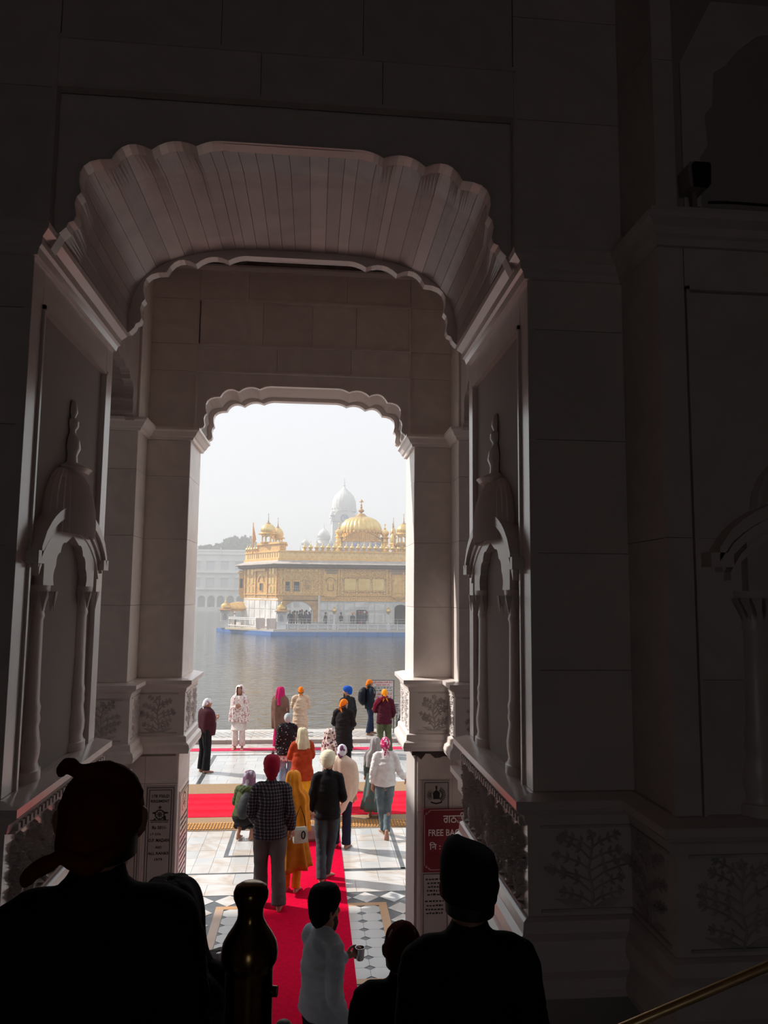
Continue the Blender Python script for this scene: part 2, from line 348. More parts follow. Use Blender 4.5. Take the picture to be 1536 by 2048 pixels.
# corridor walls
def niche(F, uc, z, label, sc=1.0):
    t = thing('marble_niche', label, 'niche', tuple(F(uc, 0, z)))
    inv = Vector(t.location)
    G_ = lambda u, d, q: F(uc+u*sc, d*sc, z+q*sc)-inv
    def out_(t_): return .26-.26*t_**1.7*1.0    # eave curve height
    N = 20; us = [-1+2*i/N for i in range(N+1)]
    up = lambda u: 1.055+.245*(1-min(1, abs(u))**2.3)**.75
    mb = MB()   # arch plate with cusped opening
    half = [(.27, .93)]
    cus = [(.27, .93), (.25, 1.03), (.19, 1.10), (.11, 1.155), (.0, 1.20)]
    for a, b in zip(cus[:-1], cus[1:]):
        for i in range(1, 5):
            q = i/4; dx, dz = b[0]-a[0], b[1]-a[1]; L = math.hypot(dx, dz); h = .022*4*q*(1-q) if b[0] > 0 else 0
            half.append((a[0]+dx*q+dz/L*h, a[1]+dz*q-dx/L*h))
    poly = [(-.42, .93), (-.42, 1.06)]+[(.42*u, up(u*.80)-.02) for u in us]+[(.42, 1.06), (.42, .93)]+half+[(-x, q) for x, q in reversed(half[:-1])]
    mb.prism(poly, G_, -.005, .05); fixn(mb.build('arch_plate', MARB, t))
    mb = MB()   # layered bangla eave
    for w_, lo, hi, d in ((.56, 0, .055, .085), (.54, -.045, 0, .065), (.50, -.08, -.045, .055)):
        poly = [(w_*u, up(u)+hi) for u in us]+[(w_*u, up(u)+lo) for u in reversed(us)]; mb.prism(poly, G_, 0, d)
    for s in (-1, 1): mb.fbox(G_, s*.60 if s < 0 else .50, -.50 if s < 0 else .60, 0, .085, 1.03, 1.09)
    fixn(mb.build('curved_eave', MARB, t))
    mb = MB(); R = []; nn = 33       # ribbed dome, half embedded
    for zq, r in ((1.20, .37), (1.28, .375), (1.36, .36), (1.43, .325), (1.49, .27), (1.54, .19), (1.56, .12)):
        R.append([G_(r*math.cos(PI*i/(nn-1)), (.10*r/.37+.01)*math.sin(PI*i/(nn-1))*(1+.16*(i % 2)), zq) for i in range(nn)])
    mb.tube(R, cap=False); mb.build('ribbed_dome', MARB, t)
    mb = MB(); pr = [(.12, 1.54), (.145, 1.565), (.10, 1.58), (.05, 1.60), (.045, 1.64), (.065, 1.68), (.055, 1.73), (.03, 1.76), (.028, 1.78), (.045, 1.80), (.045, 1.83), (.02, 1.85), (.035, 1.88), (.025, 1.93), (.012, 1.95)]
    mb.tube([[G_(r*math.cos(PI*i/8), .01+r*.8*math.sin(PI*i/8), q) for i in range(9)] for r, q in pr]); mb.build('finial', MARB, t, smooth=.7)
    for s in (-1, 1):
        mb = MB(); pr = [(.105, 0), (.105, .05), (.092, .055), (.080, .08), (.092, .12), (.095, .16), (.082, .22), (.075, .25), (.086, .28), (.078, .31), (.084, .34), (.072, .37), (.068, .55), (.066, .76), (.076, .78), (.068, .80), (.08, .84), (.098, .88), (.105, .93)]
        mb.tube([[G_(s*.36+r*math.cos(PI*i/10), -.005+r*.62*math.sin(PI*i/10), q) for i in range(11)] for r, q in pr])
        c = mb.build('column', MARB, t, smooth=.6); mb = MB()
        for i in range(7):
            a = PI*(i+.5)/7; mb.add([G_(s*.36+.10*math.cos(a), .08*math.sin(a), .90), G_(s*.36+.115*math.cos(a+.18), .10*math.sin(a+.18), .90), G_(s*.36+.115*math.cos(a-.18), .10*math.sin(a-.18), .90), G_(s*.36+.07*math.cos(a), .085*math.sin(a), .80)], [(0, 1, 2), (1, 3, 2), (0, 3, 1), (0, 2, 3)])
        mb.build('leaf_capital', CARVE, c)
    return t
for sd, X, s in (('left', XL, 1), ('right', XR, -1)):
    G_ = Fr((X-s*.03, 0, 0), (0, 1, 0), (s, 0, 0)); mb = MB()
    mb.fbox(G_, 3.53, 4.9, -.3, 0, 0, 5.6); mb.fbox(G_, 4.86, 4.9, -.3, .0, 5.4, 6.0)
    W_ = struct('wall_'+sd, mb, CORE)
    slabs(W_, G_, [3.5, 3.64], [2.95, 5.40], t=.03, m=MARBP); slabs(W_, G_, [4.76, 4.9], [2.95, 5.40], t=.03, m=MARBP)
    slabs(W_, G_, [3.64, 4.76], [5.22, 5.40], t=.03, m=MARBP); slabs(W_, G_, [3.66, 4.74], [2.95, 3.42, 3.88, 5.20], t=.005, m=MARBP)
    mb = MB()
    for a, b, c, d in ((3.64, 3.66, 2.95, 5.22), (4.74, 4.76, 2.95, 5.22), (3.64, 4.76, 5.20, 5.22)): mb.fbox(G_, a, b, 0, .042, c, d)
    mb.build('panel_bead', MARBP, W_)
    slabs(W_, G_, [3.5, 4.2, 4.9], [0, .5, 1.2, 1.75, 2.14], t=.03)
    niche(lambda u, d, z, G_=G_: G_(u, d+.005, z), 4.21, 2.935, 'domed niche in marble relief on the %s, above the %s' % (('brighter corridor wall behind the orange bandana', 'hidden stair flank') if sd == 'left' else ('corridor wall over the deep carved panel', 'red baggage board')), 'niche')if 0 else niche(lambda u, d, z, G_=G_: G_(u, d+.005, z), 4.21, 2.945, 'pale domed marble niche with twin columns above the man in the orange bandana' if sd == 'left' else 'grey domed marble niche with twin columns above the deeply carved dado by the red board')
# vault of marble strips
mb = MB(); mb.box(XL-.3, XR+.3, 3.6, 4.9, 6.22, 6.35)
VT = struct('ceiling', mb, CORE)
A = arch(CXN, 1.06, 5.525)
def cum(P): 
    s = [0]
    for a, b in zip(P[:-1], P[1:]): s.append(s[-1]+math.hypot(b[0]-a[0], b[1]-a[1]))
    return [q/s[-1] for q in s]
def samp(P, S, t):
    for i in range(len(P)-1):
        if t <= S[i+1]+1e-9: q = (t-S[i])/max(S[i+1]-S[i], 1e-9); return (P[i][0]+(P[i+1][0]-P[i][0])*q, P[i][1]+(P[i+1][1]-P[i][1])*q)
    return P[-1]
SA = cum(A)
Bp = []
for i in range(81):
    th = PI*i/80; c, s_ = math.cos(th), math.sin(th)
    Bp.append((CXN-1.095*math.copysign(abs(c)**(2/3), c), 5.54+.61*abs(s_)**(2/3)))
SB = cum(Bp)
Mp = []   # middle profile at 30% depth: scallops already soft
NS = 34; cuts = sorted([0, 1]+[(i+random.uniform(-.25, .25))/NS for i in range(1, NS)])
for i in range(NS):
    t0, t1 = cuts[i]+.0004, cuts[i+1]-.0004; n = 5; rows = []
    for y, wgt in ((3.6, 0), (3.9, .35), (4.3, .7), (4.92, 1)):
        row = []
        for j in range(n+1):
            t = t0+(t1-t0)*j/n; a = samp(A, SA, t); b = samp(Bp, SB, t); ww = wgt**.4
            row.append((a[0]*(1-ww)+b[0]*ww, y, a[1]*(1-ww)+b[1]*ww))
        rows.append(row)
    mb = MB(); m_ = n+1; vs_ = [p for r in rows for p in r]; up_ = []
    for p in vs_:
        d = Vector((p[0]-CXN, 0, (p[2]-5.4)*1.2)).normalized()*.03; up_.append((p[0]+d.x, p[1], p[2]+d.z))
    fs = []
    for r in range(3):
        for j in range(n): fs.append((r*m_+j, r*m_+j+1, (r+1)*m_+j+1, (r+1)*m_+j)); N4 = 4*m_; fs.append(tuple(N4+q for q in (r*m_+j, (r+1)*m_+j, (r+1)*m_+j+1, r*m_+j+1)))
        for j in (0, n): fs.append((r*m_+j, (r+1)*m_+j, N4+(r+1)*m_+j, N4+r*m_+j))
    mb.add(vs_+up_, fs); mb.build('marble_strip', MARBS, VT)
m2 = MB(); arch_wall(m2, FY(0), -1.9, 1.7, 5.40, 7.0, arch(-.14, 1.075, 5.54, 1.08), -4.92, -4.985); fixn(m2.build('scalloped_fringe', MARB, VT))
m2 = MB(); A2 = arch(-.14, 1.075, 5.54, 1.08); B2 = arch(-.14, 1.087, 5.545, 1.085)
for a, b, c, d in zip(A2[:-1], A2[1:], B2[:-1], B2[1:]):
    m2.hexa([(a[0], 4.98, a[1]), (b[0], 4.98, b[1]), (b[0], 4.998, b[1]), (a[0], 4.998, a[1]), (c[0], 4.98, c[1]), (d[0], 4.98, d[1]), (d[0], 4.998, d[1]), (c[0], 4.998, c[1])])
fixn(m2.build('arch_bead', MARBP, VT))
# chamber ceiling, upper storey, unseen canopy added for its shade
struct('ceiling', MB().box(-3.9, 3.6, 4.9, 7.6, 7.5, 7.6), MARB); MB().box(-1.66, 1.40, 7.42, 7.5, 7.2, 7.5).build('dark_gap_strip', BROKEN, WF)  # strip's dark colour stands in for the shade in the gap above the ledge
struct('trim_20', MB().box(-16, 16, 3.5, 8.17, 7.62, 9.6), PLASTER)
struct('trim_21', MB().box(-13.2, -5.9, 8.17, 13.05, 7.35, 7.62).box(-13.1, -12.7, 12.3, 12.7, -.2, 7.35), PLASTER)  # unseen canopy on one column, added to shade the floor at the door
# right-hand bay (y=3.08)
mb = MB(); mb.box(1.54, 6, 3.10, 3.5, 1.4, 8); mb.box(1.54, 6, 3.3, 3.55, -.3, 8)
WR = struct('wall_right', mb, CORE); F = FY(3.10)
slabs(WR, F, [1.50, 1.62], [2.95, 4.1, 5.40], t=.02); slabs(WR, F, [1.64, 2.3, 3.0, 3.8], [2.95, 3.5, 4.1, 5.2], t=.006); slabs(WR, F, [1.62, 2.6, 3.8], [5.22, 5.40], t=.02)
mb = MB(); mb.fbox(F, 1.625, 1.64, 0, .03, 2.95, 5.22); mb.fbox(F, 1.625, 3.8, 0, .03, 5.205, 5.22); mb.build('panel_bead', MARB, WR)
slabs(WR, Fr((1.534, 0, 0), (0, 1, 0), (-1, 0, 0)), [3.08, 3.5], [2.95, 4.1, 5.4, 5.6, 6.4, 7.4], t=.02)
slabs(WR, F, [1.50, 1.60], [5.56, 6.3, 7.4], t=.02)
poly = [(1.64, 5.56), (1.64, 6.30), (1.80, 6.62), (3.8, 6.62), (3.8, 6.5), (2.2, 6.5), (2.02, 6.46), (1.92, 6.38), (1.86, 6.30), (1.80, 6.26), (1.79, 6.1), (1.75, 6.05), (1.76, 5.9), (1.72, 5.84), (1.72, 5.56)]
m2 = MB(); m2.prism(poly, F, 0, .012); fixn(m2.build('spandrel_panel', MARB, WR))
slabs(WR, Fr((0, 3.11, 0), (1, 0, 0), (0, -1, 0)), [1.72, 3.8], [5.56, 5.75, 5.9, 6.05, 6.2, 6.35, 6.5], t=.005, m=MARBS, name='marble_strip')
niche(lambda u, d, z: F(u, d+.006, z), 2.26, 2.945, 'barely lit domed marble niche cut by the right edge of the picture')
# lower flank
slabs(WR, F, [1.50, 2.3, 3.2], [1.5, 2.24], t=.02)
# rest of the hall behind the camera
HALL = mat('dim_hall_plaster', (.40, .29, .25), .8, vcol=(.32, .23, .20), vscale=1.2)
struct('wall_left', MB().box(-4.4, -4.2, -8, 3.6, 0, 8), HALL)
struct('wall_right', MB().box(4.2, 4.4, -8, 3.6, 0, 8), HALL)
struct('wall_back', MB().box(-4.2, -.85, -8.2, -8, 0, 8).box(.85, 4.2, -8.2, -8, 0, 8).box(-.85, .85, -8.2, -8, 5.0, 8).box(-.85, .85, -8.2, -8, 0, 2.2), HALL)
struct('ceiling', MB().box(-4.4, 4.4, -8.2, 3.6, 8, 8.2), HALL)
# stair with landing
ST = thing('marble_staircase', 'dark flight of marble steps leading down to the red carpet', 'staircase', (0, 0, 0))
STONE = mat('stair_stone', (.55, .50, .47), .45, vcol=(.45, .41, .38), vscale=3)
MB().box(-4.19, 4.19, -7.99, 1.0, 1.9, 2.25).build('landing', STONE, ST)
NSTEP = 14
for i in range(NSTEP-1):
    y = 1.0+i*.29; z = 2.25-.16071*(i+1); x0, x1 = (-2.2, 1.5) if y < 2.7 else (XL+.02, XR-.02)
    MB().box(x0, x1, y+.001, y+.289, max(0, z-.35), z).build('step', STONE, ST)
# ================================================================ COURT FLOOR
FL = struct('floor', MB().box(-60, 60, -8.2, 20.0, -.5, -.012).box(-60, -2.6, 8.2, 20, -.05, 0).box(2.6, 60, 8.2, 20, -.05, 0), mat('bed_mortar', (.42, .40, .38), .7, vcol=(.35, .33, .31), vscale=6))
def tile(x0, x1, y0, y1, m=TILE, z=0, g=.004, name='marble_tile'):
    return MB().box(x0+g/2, x1-g/2, y0+g/2, y1-g/2, z-.012, z+random.uniform(-.0006, .0006)).build(name, m, FL)
def line(x0, x1, y0, y1, z=.0): return MB().box(x0, x1, y0, y1, -.012, z+.001).build('black_inlay', BLACK, FL)
def field(x0, x1, y0, y1, nx, ny, m=TILE, stag=0):
    dx, dy = (x1-x0)/nx, (y1-y0)/ny
    for j in range(ny):
        off = (j % 2)*dx*stag; e = [x0]+[x0+dx*i+off for i in range(0 if off else 1, nx)]+[x1]
        e = sorted(set(round(q, 4) for q in e))
        for a, b in zip(e[:-1], e[1:]): tile(a, b, y0+dy*j, y0+dy*(j+1), random.choice([m, m, TILEG]))
# inside the door and diamond border
field(-1.9, 1.9, 4.7, 7.55, 5, 4, TILEG)
MB().box(-2.6, 2.6, 7.55, 10.22, -.012, -.003).build('black_bed', BLACK, FL)
dm = None
def diamond(x, y, r=.168, cut=None):
    return MB().prism([(x-r, y), (x, y-r), (x+r, y), (x, y+r)], lambda u, d, z: Vector((u, z, d)), -.012, .001).build('diamond_tile', random.choice([TILE, TILEG]), FL)
P_ = .345
for i in range(-7, 7):
    xx = 1.10+P_*(i-3)
    diamond(xx, 10.04)
    if xx < 2.0: diamond(xx, 7.72)
for i in range(6):
    for xx in (1.17, 1.515, -1.29, -1.635): diamond(xx, 9.69-.345*i)
for x0, x1, y0, y1 in ((-1.10, 1.0, 9.78, 9.87), (-1.10, 1.0, 7.90, 8.0)): MB().box(x0, x1, y0, y1, -.012, .002).build('ochre_border', OCHRE, FL)
for x0, x1 in ((-1.10, -1.0), (.90, 1.0)): MB().box(x0, x1, 8.0, 9.78, -.012, .002).build('ochre_border', OCHREL if x0 < 0 else OCHRE, FL)
oc = None; pw, ph = .238, .2225; cx_, cy_ = .062, .05
for i in range(8):
    for j in range(8):
        x, y = -.995+pw*i, 8.0+ph*j
        if -.56 < x and x+pw < .50: continue
        q = [(cx_, .002), (pw-cx_, .002), (pw-.002, cy_), (pw-.002, ph-cy_), (pw-cx_, ph-.002), (cx_, ph-.002), (.002, ph-cy_), (.002, cy_)]
        if oc is None:
            oc = MB().prism(q, lambda u, d, z: Vector((u, z, d)), -.012, .0).build('octagon_tile', TILEG, FL); oc.location = (x, y, .0008)
        else: clone(oc, FL, (x, y, .0008))
field(-2.6, 2.6, 10.22, 10.96, 8, 2, stag=.5)
line(-2.6, 2.6, 10.96, 11.005)
field(-2.6, -.59, 11.005, 12.86, 8, 6); field(.51, 2.6, 11.005, 12.86, 8, 6)
for a in ((-1.215, -1.155, 11.63, 12.86), (-1.155, -.585, 11.63, 11.69), (1.32, 1.385, 11.0, 12.86), (-.585, 1.385, 11.0, 11.05)): line(*a, .001)
field(-.59, .51, 11.005, 12.86, 3, 4)
field(-2.6, 2.6, 12.86, 15.9, 6, 4)
field(-2.6, 2.6, 15.9, 18.66, 11, 8, TILEG, .5)
for a in ((-2.26, -2.17, 15.9, 18.6), (1.40, 1.49, 15.9, 18.6), (-2.26, 1.49, 18.6, 18.68), (-2.6, 2.6, 18.93, 18.98)): line(*a, .001)
field(-2.6, 2.6, 18.68, 20.0, 8, 3)
# scattered round medallion by the crouching woman
mb = MB()
for i in range(18):
    a0, a1 = 2*PI*i/18, 2*PI*(i+.6)/18
    mb.prism([(-.42+.36*math.cos(a0), 12.2+.36*math.sin(a0)), (-.42+.36*math.cos(a1), 12.2+.36*math.sin(a1)), (-.42+.26*math.cos(a1), 12.2+.26*math.sin(a1)), (-.42+.26*math.cos(a0), 12.2+.26*math.sin(a0))], lambda u, d, z: Vector((u, z, d)), -.002, .0035)
mb.build('medallion_inlay', BLACK, FL)
# raised bathing kerb at the water
KB = struct('trim_kerb', MB().box(-60, 60, 20.02, 21.45, -1.5, .088), CORE)
for i in range(13):
    x = -3.9+.6*i; MB().box(x+.002, x+.598, 20.0, 20.03, .0, .085).build('kerb_riser', mat('pink_stone', (.45, .36, .34), .6, rnd=.15), KB)
    MB().box(x+.002, x+.598, 19.985, 20.30, .085, .10).build('kerb_tile', TILE, KB); MB().box(x+.002, x+.598, 21.14, 21.46, .085, .10).build('kerb_tile', TILE, KB)
    MB().box(x+.002, x+.598, 20.304, 21.136, .085, .0985).build('kerb_tile', TILE, KB)
mb = MB(); GR = mat('grey_inlay', (.10, .10, .10), .4)
for i in range(44):
    for j in range(5):
        x, y = -3.8+.175*i+(.0875 if j % 2 else 0), 20.38+.15*j
        if -1.0 < x < -.8 or -.2 < x < -.05: continue
        mb.prism([(x-.08, y), (x, y-.035), (x+.08, y), (x, y+.035)], lambda u, d, z: Vector((u, z, d)), .09, .1005)
for x in (-.95, -.35): mb.box(x, x+.12, 20.32, 21.1, .09, .1005)
mb.box(-.35, .1, 20.9, 21.0, .09, .1005); mb.box(-.35, .1, 20.4, 20.5, .09, .1005)
setp(mb.build('kerb_inlay', GR, KB), kind='stuff')
# carpets and mats
RED = mat('red_carpet', (.62, .002, .035), .95, vcol=(.50, .002, .03), vscale=25, bump=.3, bscale=300, spec=.03)
PINK = mat('crimson_runner', (.60, .015, .075), .95, vcol=(.5, .01, .06), vscale=25)
RED2 = mat('bright_red_carpet', (.78, .02, .045), .95, vcol=(.68, .015, .04), vscale=12, spec=.05, bump=.3, bscale=300)
def rug(name, x0, x1, y0, y1, z0, h, m, label, cat, nx=24, ny=24, amp=.004, seed=0, folds=()):
    mb = MB(); top = []; 
    for j in range(ny+1):
        for i in range(nx+1):
            x = x0+(x1-x0)*i/nx; y = y0+(y1-y0)*j/ny
            z = z0+h+amp*(noise.noise(Vector((x*1.5, y*1.5, seed)))+.6)
            for fy, sl, fh, fw in folds: z += fh*math.exp(-((y-fy-sl*x)/fw)**2)
            if i in (0, nx) or j in (0, ny): z = z0+h*.8
            top.append((x, y, z))
    bot = [(x, y, z0) for x, y, z in top]; n = len(top); W = nx+1; fs = []
    for j in range(ny):
        for i in range(nx): q = (j*W+i, j*W+i+1, (j+1)*W+i+1, (j+1)*W+i); fs.append(q); fs.append(tuple(n+a for a in reversed(q)))
    for i in range(nx): fs.append((i+1, i, n+i, n+i+1)); fs.append((ny*W+i, ny*W+i+1, n+ny*W+i+1, n+ny*W+i))
    for j in range(ny): fs.append((j*W, (j+1)*W, n+(j+1)*W, n+j*W)); fs.append(((j+1)*W+nx, j*W+nx, n+j*W+nx, n+(j+1)*W+nx))
    mb.add(top+bot, fs); o = mb.build(name, m, smooth=.6); o['label'] = label; o['category'] = cat; return o
rug('red_carpet', -.585, .515, 5.3, 12.86, .004, .006, RED, 'long crimson carpet running down the middle from the steps to the cross carpet', 'carpet', 12, 80, .002)
rug('red_carpet', -4, 4, 13.62, 15.14, .002, .010, RED2, 'wide bright red carpet laid crosswise between the two brown mats', 'carpet', 60, 40, .006, 3, folds=((14.75, .0, .035, .06), (14.35, -.02, .03, .05), (13.95, .015, .035, .05)))
rug('carpet_strip', -6, 6, 19.1, 19.44, .002, .006, PINK, 'narrow crimson carpet strip in front of the raised kerb at the water', 'carpet', 20, 3, .001, 5)
COIR = mat('brown_mat', (.33, .215, .12), .95, vcol=(.28, .18, .10), vscale=40, bump=.4, bscale=200)
COIR2 = mat('orange_coir', (.62, .30, .08), .95, vcol=(.45, .21, .06), vscale=30)
rug('brown_mat', -4, 4, 15.16, 15.9, .002, .008, COIR, 'brown mat along the far edge of the wide red carpet', 'mat', 30, 4, .002, 7)
m_ = rug('brown_mat', -4, 4, 12.88, 13.60, .002, .008, COIR, 'brown mat with orange ribs along the near edge of the wide red carpet', 'mat', 30, 4, .002, 8)
mb = MB()
for i in range(100):
    x = -2.5+.05*i
    for j in range(4): mb.box(x, x+.028, 12.92+.09*j+.01*math.sin(i*.3), 12.99+.09*j+.01*math.sin(i*.3), .008, .022)
setp(mb.build('coir_rib', COIR2, m_), kind='stuff')
# ================================================================ LAKE AND TEMPLE
m = bpy.data.materials.new('lake_water'); m.use_nodes = True; N = m.node_tree; L = N.links; p = N.nodes['Principled BSDF']
p.inputs['Base Color'].default_value = (.035, .033, .024, 1); p.inputs['Roughness'].default_value = .03; p.inputs['IOR'].default_value = 1.5
p.inputs['Specular IOR Level'].default_value = 1.0
tc = N.nodes.new('ShaderNodeTexCoord'); mp = N.nodes.new('ShaderNodeMapping'); mp.inputs['Scale'].default_value = (1.3, 4.4, 1)
n1 = N.nodes.new('ShaderNodeTexNoise'); n1.inputs['Scale'].default_value = 1.0; n1.inputs['Detail'].default_value = 2; n1.inputs['Distortion'].default_value = .6
bp = N.nodes.new('ShaderNodeBump'); bp.inputs['Strength'].default_value = 1.0; bp.inputs['Distance'].default_value = .034
L.new(tc.outputs['Object'], mp.inputs[0]); L.new(mp.outputs[0], n1.inputs['Vector']); L.new(n1.outputs['Fac'], bp.inputs['Height']); L.new(bp.outputs[0], p.inputs['Normal'])
WT = MB().box(-220, 220, 21.45, 240, -2, -.3).build('lake_water', m)
setp(WT, kind='stuff', label='rippled lake water between the marble kerb and the golden temple', category='water')
GOLD = mat('gold_leaf', (.92, .58, .20), .42, metal=.45, vcol=(.74, .42, .12), vscale=2.2, bump=.9, bscale=7)
GOLDE = mat('embossed_gold', (.95, .58, .20), .42, metal=.3, vcol=(.52, .25, .06), vscale=10, bump=1, bscale=14, thr=(.42, .56))
GOLDD = mat('aged_gold', (.60, .36, .15), .5, metal=.4, vcol=(.42, .24, .09), vscale=3, bump=.8, bscale=9)
GOLDB = mat('bright_gold', (.86, .64, .27), .33, metal=.7, vcol=(.75, .5, .16), vscale=1.5)
TM = mat('temple_marble', (.84, .82, .80), .5, vcol=(.62, .60, .58), vscale=1.2)
TMP = mat('temple_inlay_marble', (.66, .65, .64), .5, vcol=(.50, .49, .48), vscale=5)
EAVE = mat('eave_plaster', (.52, .46, .42), .7, vcol=(.42, .36, .32), vscale=2)
DARKW = mat('dark_opening', (.03, .03, .035), .6)
BLUE = mat('blue_float', (.06, .20, .55), .5, vcol=(.05, .16, .45), vscale=1)
GT = thing('golden_temple', 'gilded domed temple on white marble standing in the middle of the lake', 'temple', (4, 82, 0)); gl = Vector(GT.location)
class TB(MB):
    def build(s, name, m, parent=None, smooth=False, **kw):
        q = parent or GT; off = gl if (parent is None or parent.type == 'EMPTY' or parent.parent) else gl
        if parent is None or parent == GT: s.v = [tuple(Vector(v)-gl) for v in s.v]
        else: s.v = [tuple(Vector(v)-gl) for v in s.v]
        return MB.build(s, name, m, q, smooth, **kw)
YF = 76.2
A0 = Vector((-3.40, YF, 0)); dL = Vector((-.52, .854, 0)).normalized(); nL = Vector((-dL.y, dL.x, 0)); nL = -nL if nL.y > 0 else nL
LL = 7.5
A1 = A0+dL*LL
FF = Fr(A0, (1, 0, 0), (0, -1, 0)); FLf = Fr(A0, dL, nL)     # u runs from the corner
RW = 21.5
foot = [(A0.x, A0.y), (A0.x+RW, A0.y), (A0.x+RW, A0.y+14), (A1.x, A1.y+8), (A1.x, A1.y)]
def slab_(mb, pts, z0, z1, grow=0):
    cx = sum(p[0] for p in pts)/len(pts); cy = sum(p[1] for p in pts)/len(pts); a = []
    n = len(pts)
    for i in range(n):
        p0, p1, p2 = Vector((*pts[i-1], 0)), Vector((*pts[i], 0)), Vector((*pts[(i+1) % n], 0))
        d1, d2 = (p1-p0).normalized(), (p2-p1).normalized(); n1, n2 = Vector((d1.y, -d1.x, 0)), Vector((d2.y, -d2.x, 0))
        mm = (n1+n2)/(1+n1.dot(n2)); a.append((p1.x+mm.x*grow, p1.y+mm.y*grow))
    V = [(x, y, z0) for x, y in a]+[(x, y, z1) for x, y in a]
    mb.add(V, [tuple(range(n-1, -1, -1)), tuple(range(n, 2*n))]+[(i, (i+1) % n, n+(i+1) % n, n+i) for i in range(n)])
    return mb
# lower storey in marble with arch and door openings; front face pieces
def wallpoly(name, F, u0, u1, z0, z1, openings, m, d=.6):
    mb = TB(); poly = [(u0, z0)]
    for kind, a, b, top in openings:
        poly.append((a, z0))
        if kind == 'arch':
            zs = top-(b-a)*.33
            for i in range(13):
                th = PI-PI*i/12; poly.append(((a+b)/2+(b-a)/2*math.cos(th), zs+(top-zs)*math.sin(th)))
        else: poly += [(a, top), (b, top)]
        poly.append((b, z0))
    poly += [(u1, z0), (u1, z1), (u0, z1)]; mb.prism(poly, F, -d, 0); return fixn(mb.build(name, m))
wallpoly('marble_wall', FF, 0, RW, .35, 3.1, [('arch', .6, 3.35, 2.95), ('door', 7.85, 8.85, 2.2), ('arch', 11.7, 13.0, 2.75)], TMP)
wallpoly('marble_wall', FLf, 0, LL, .35, 3.25, [], TM)
mb = TB(); slab_(mb, foot, 3.1, 7.2, -.62); slab_(mb, [(A0.x+5, 79), (A0.x+7.4, 79), (A0.x+7.4, 89), (A0.x+5, 89)], .3, 3.1); slab_(mb, [(A0.x+9.5, 79), (A0.x+11.4, 79), (A0.x+11.4, 89), (A0.x+9.5, 89)], .3, 3.1)
slab_(mb, [(A1.x+.7, A1.y), (A0.x-.1, A0.y+.8), (A0.x+.5, A0.y+6), (A1.x+.7, A1.y+7)], .3, 3.1); slab_(mb, [(A0.x+4, 84), (A0.x+RW-.5, 84), (A0.x+RW-.5, 85), (A0.x+4, 85)], .3, 3.1)
fixn(mb.build('inner_core', mat('inner_shade', (.3, .27, .24), .8)))
# arch spandrel in gold above the water gate
mb = TB(); mb.prism([(.35, .95), (.35, 3.55), (4.0, 3.55), (4.0, .95), (3.5, .95), (3.5, 1.9)]+[(1.975+1.5*math.cos(a), 1.95+1.08*math.sin(a)) for a in [PI*i/14 for i in range(1, 14)]]+[(.48, 1.9), (.48, .95)], FF, 0, .06); fixn(mb.build('gate_spandrel', GOLDD))
# upper gold storey
wallpoly('gilded_wall', FF, 0, RW, 3.1, 7.1, [], GOLDE); wallpoly('gilded_wall', FLf, 0, LL, 3.25, 7.1, [], GOLDE)
mb = TB()
for F, U in ((FF, RW), (FLf, LL)):
    for z, h, d in ((3.6, .09, .12), (3.05, .07, .06), (6.32, .10, .14), (5.55, .04, .05)): mb.fbox(F, -.05, U, 0, d, z, z+h)
mb.build('gilded_moulding', GOLD)
for u in (.3, .65, 4.15, 4.55, 6.05, 6.3, 10.9, 11.25, 12.6, 15.6): TB().fbox(FF, u-.07, u+.07, 0, .11, 3.65, 6.35).build('gilded_pilaster', GOLD)
for u in (.25, 2.2, 4.8, 7.2): TB().fbox(FLf, u-.08, u+.08, 0, .12, 3.4, 6.4).build('gilded_pilaster', GOLD)
# windows: grille windows, arched window, blind arcades, projecting bays
def window(F, u0, u1, z0, z1, archd=False, par=None, grille=True):
    mb = TB(); poly = [(u0, z0), (u1, z0), (u1, z1)]
    if archd: poly += [((u0+u1)/2+(u1-u0)/2*math.cos(PI*i/8), z1+(u1-u0)*.5*math.sin(PI*i/8)) for i in range(1, 8)]
    poly.append((u0, z1)); mb.prism(poly, F, .005, .02); w_ = fixn(mb.build('window', DARKW))
    mb = TB(); t = .05; top = z1+((u1-u0)*.5 if archd else 0)
    for a, b, c, d in ((u0-t, u0, z0-t, z1), (u1, u1+t, z0-t, z1), (u0-t, u1+t, z0-t, z0)): mb.fbox(F, a, b, 0, .08, c, d)
    if not archd: mb.fbox(F, u0-t, u1+t, 0, .08, z1, z1+t)
    mb.build('window_frame', GOLD, w_)
    if grille:
        mb = TB()
        for i in range(1, 5): u = u0+(u1-u0)*i/5; mb.fbox(F, u-.012, u+.012, .02, .045, z0, z0+(z1-z0)*.55)
        for q in (.27, .55): mb.fbox(F, u0, u1, .02, .045, z0+(z1-z0)*q-.012, z0+(z1-z0)*q+.012)
        mb.build('window_grille', TM, w_)
def hoodarch(F, uc, w_, z0, h, m=GOLDB, d=.10, rings=3):
    mb = TB()
    for r in range(rings):
        a, b = w_/2+.07*r, w_/2+.07*r+.05; out_ = [(uc+b*math.cos(t), z0+b*h*math.sin(t)) for t in [PI*i/14 for i in range(15)]]; inn = [(uc+a*math.cos(t), z0+a*h*math.sin(t)) for t in [PI*i/14 for i in range(15)]]
        mb.prism(out_+inn[::-1], F, 0, d-.02*r)
    return fixn(mb.build('gilded_arch', m))
for u0 in (.58, 1.55): window(FF, u0, u0+.56, 4.0, 4.95)
for u0 in (.86, 1.83, 2.86): hoodarch(FF, u0, .78, 5.2, 1.0)
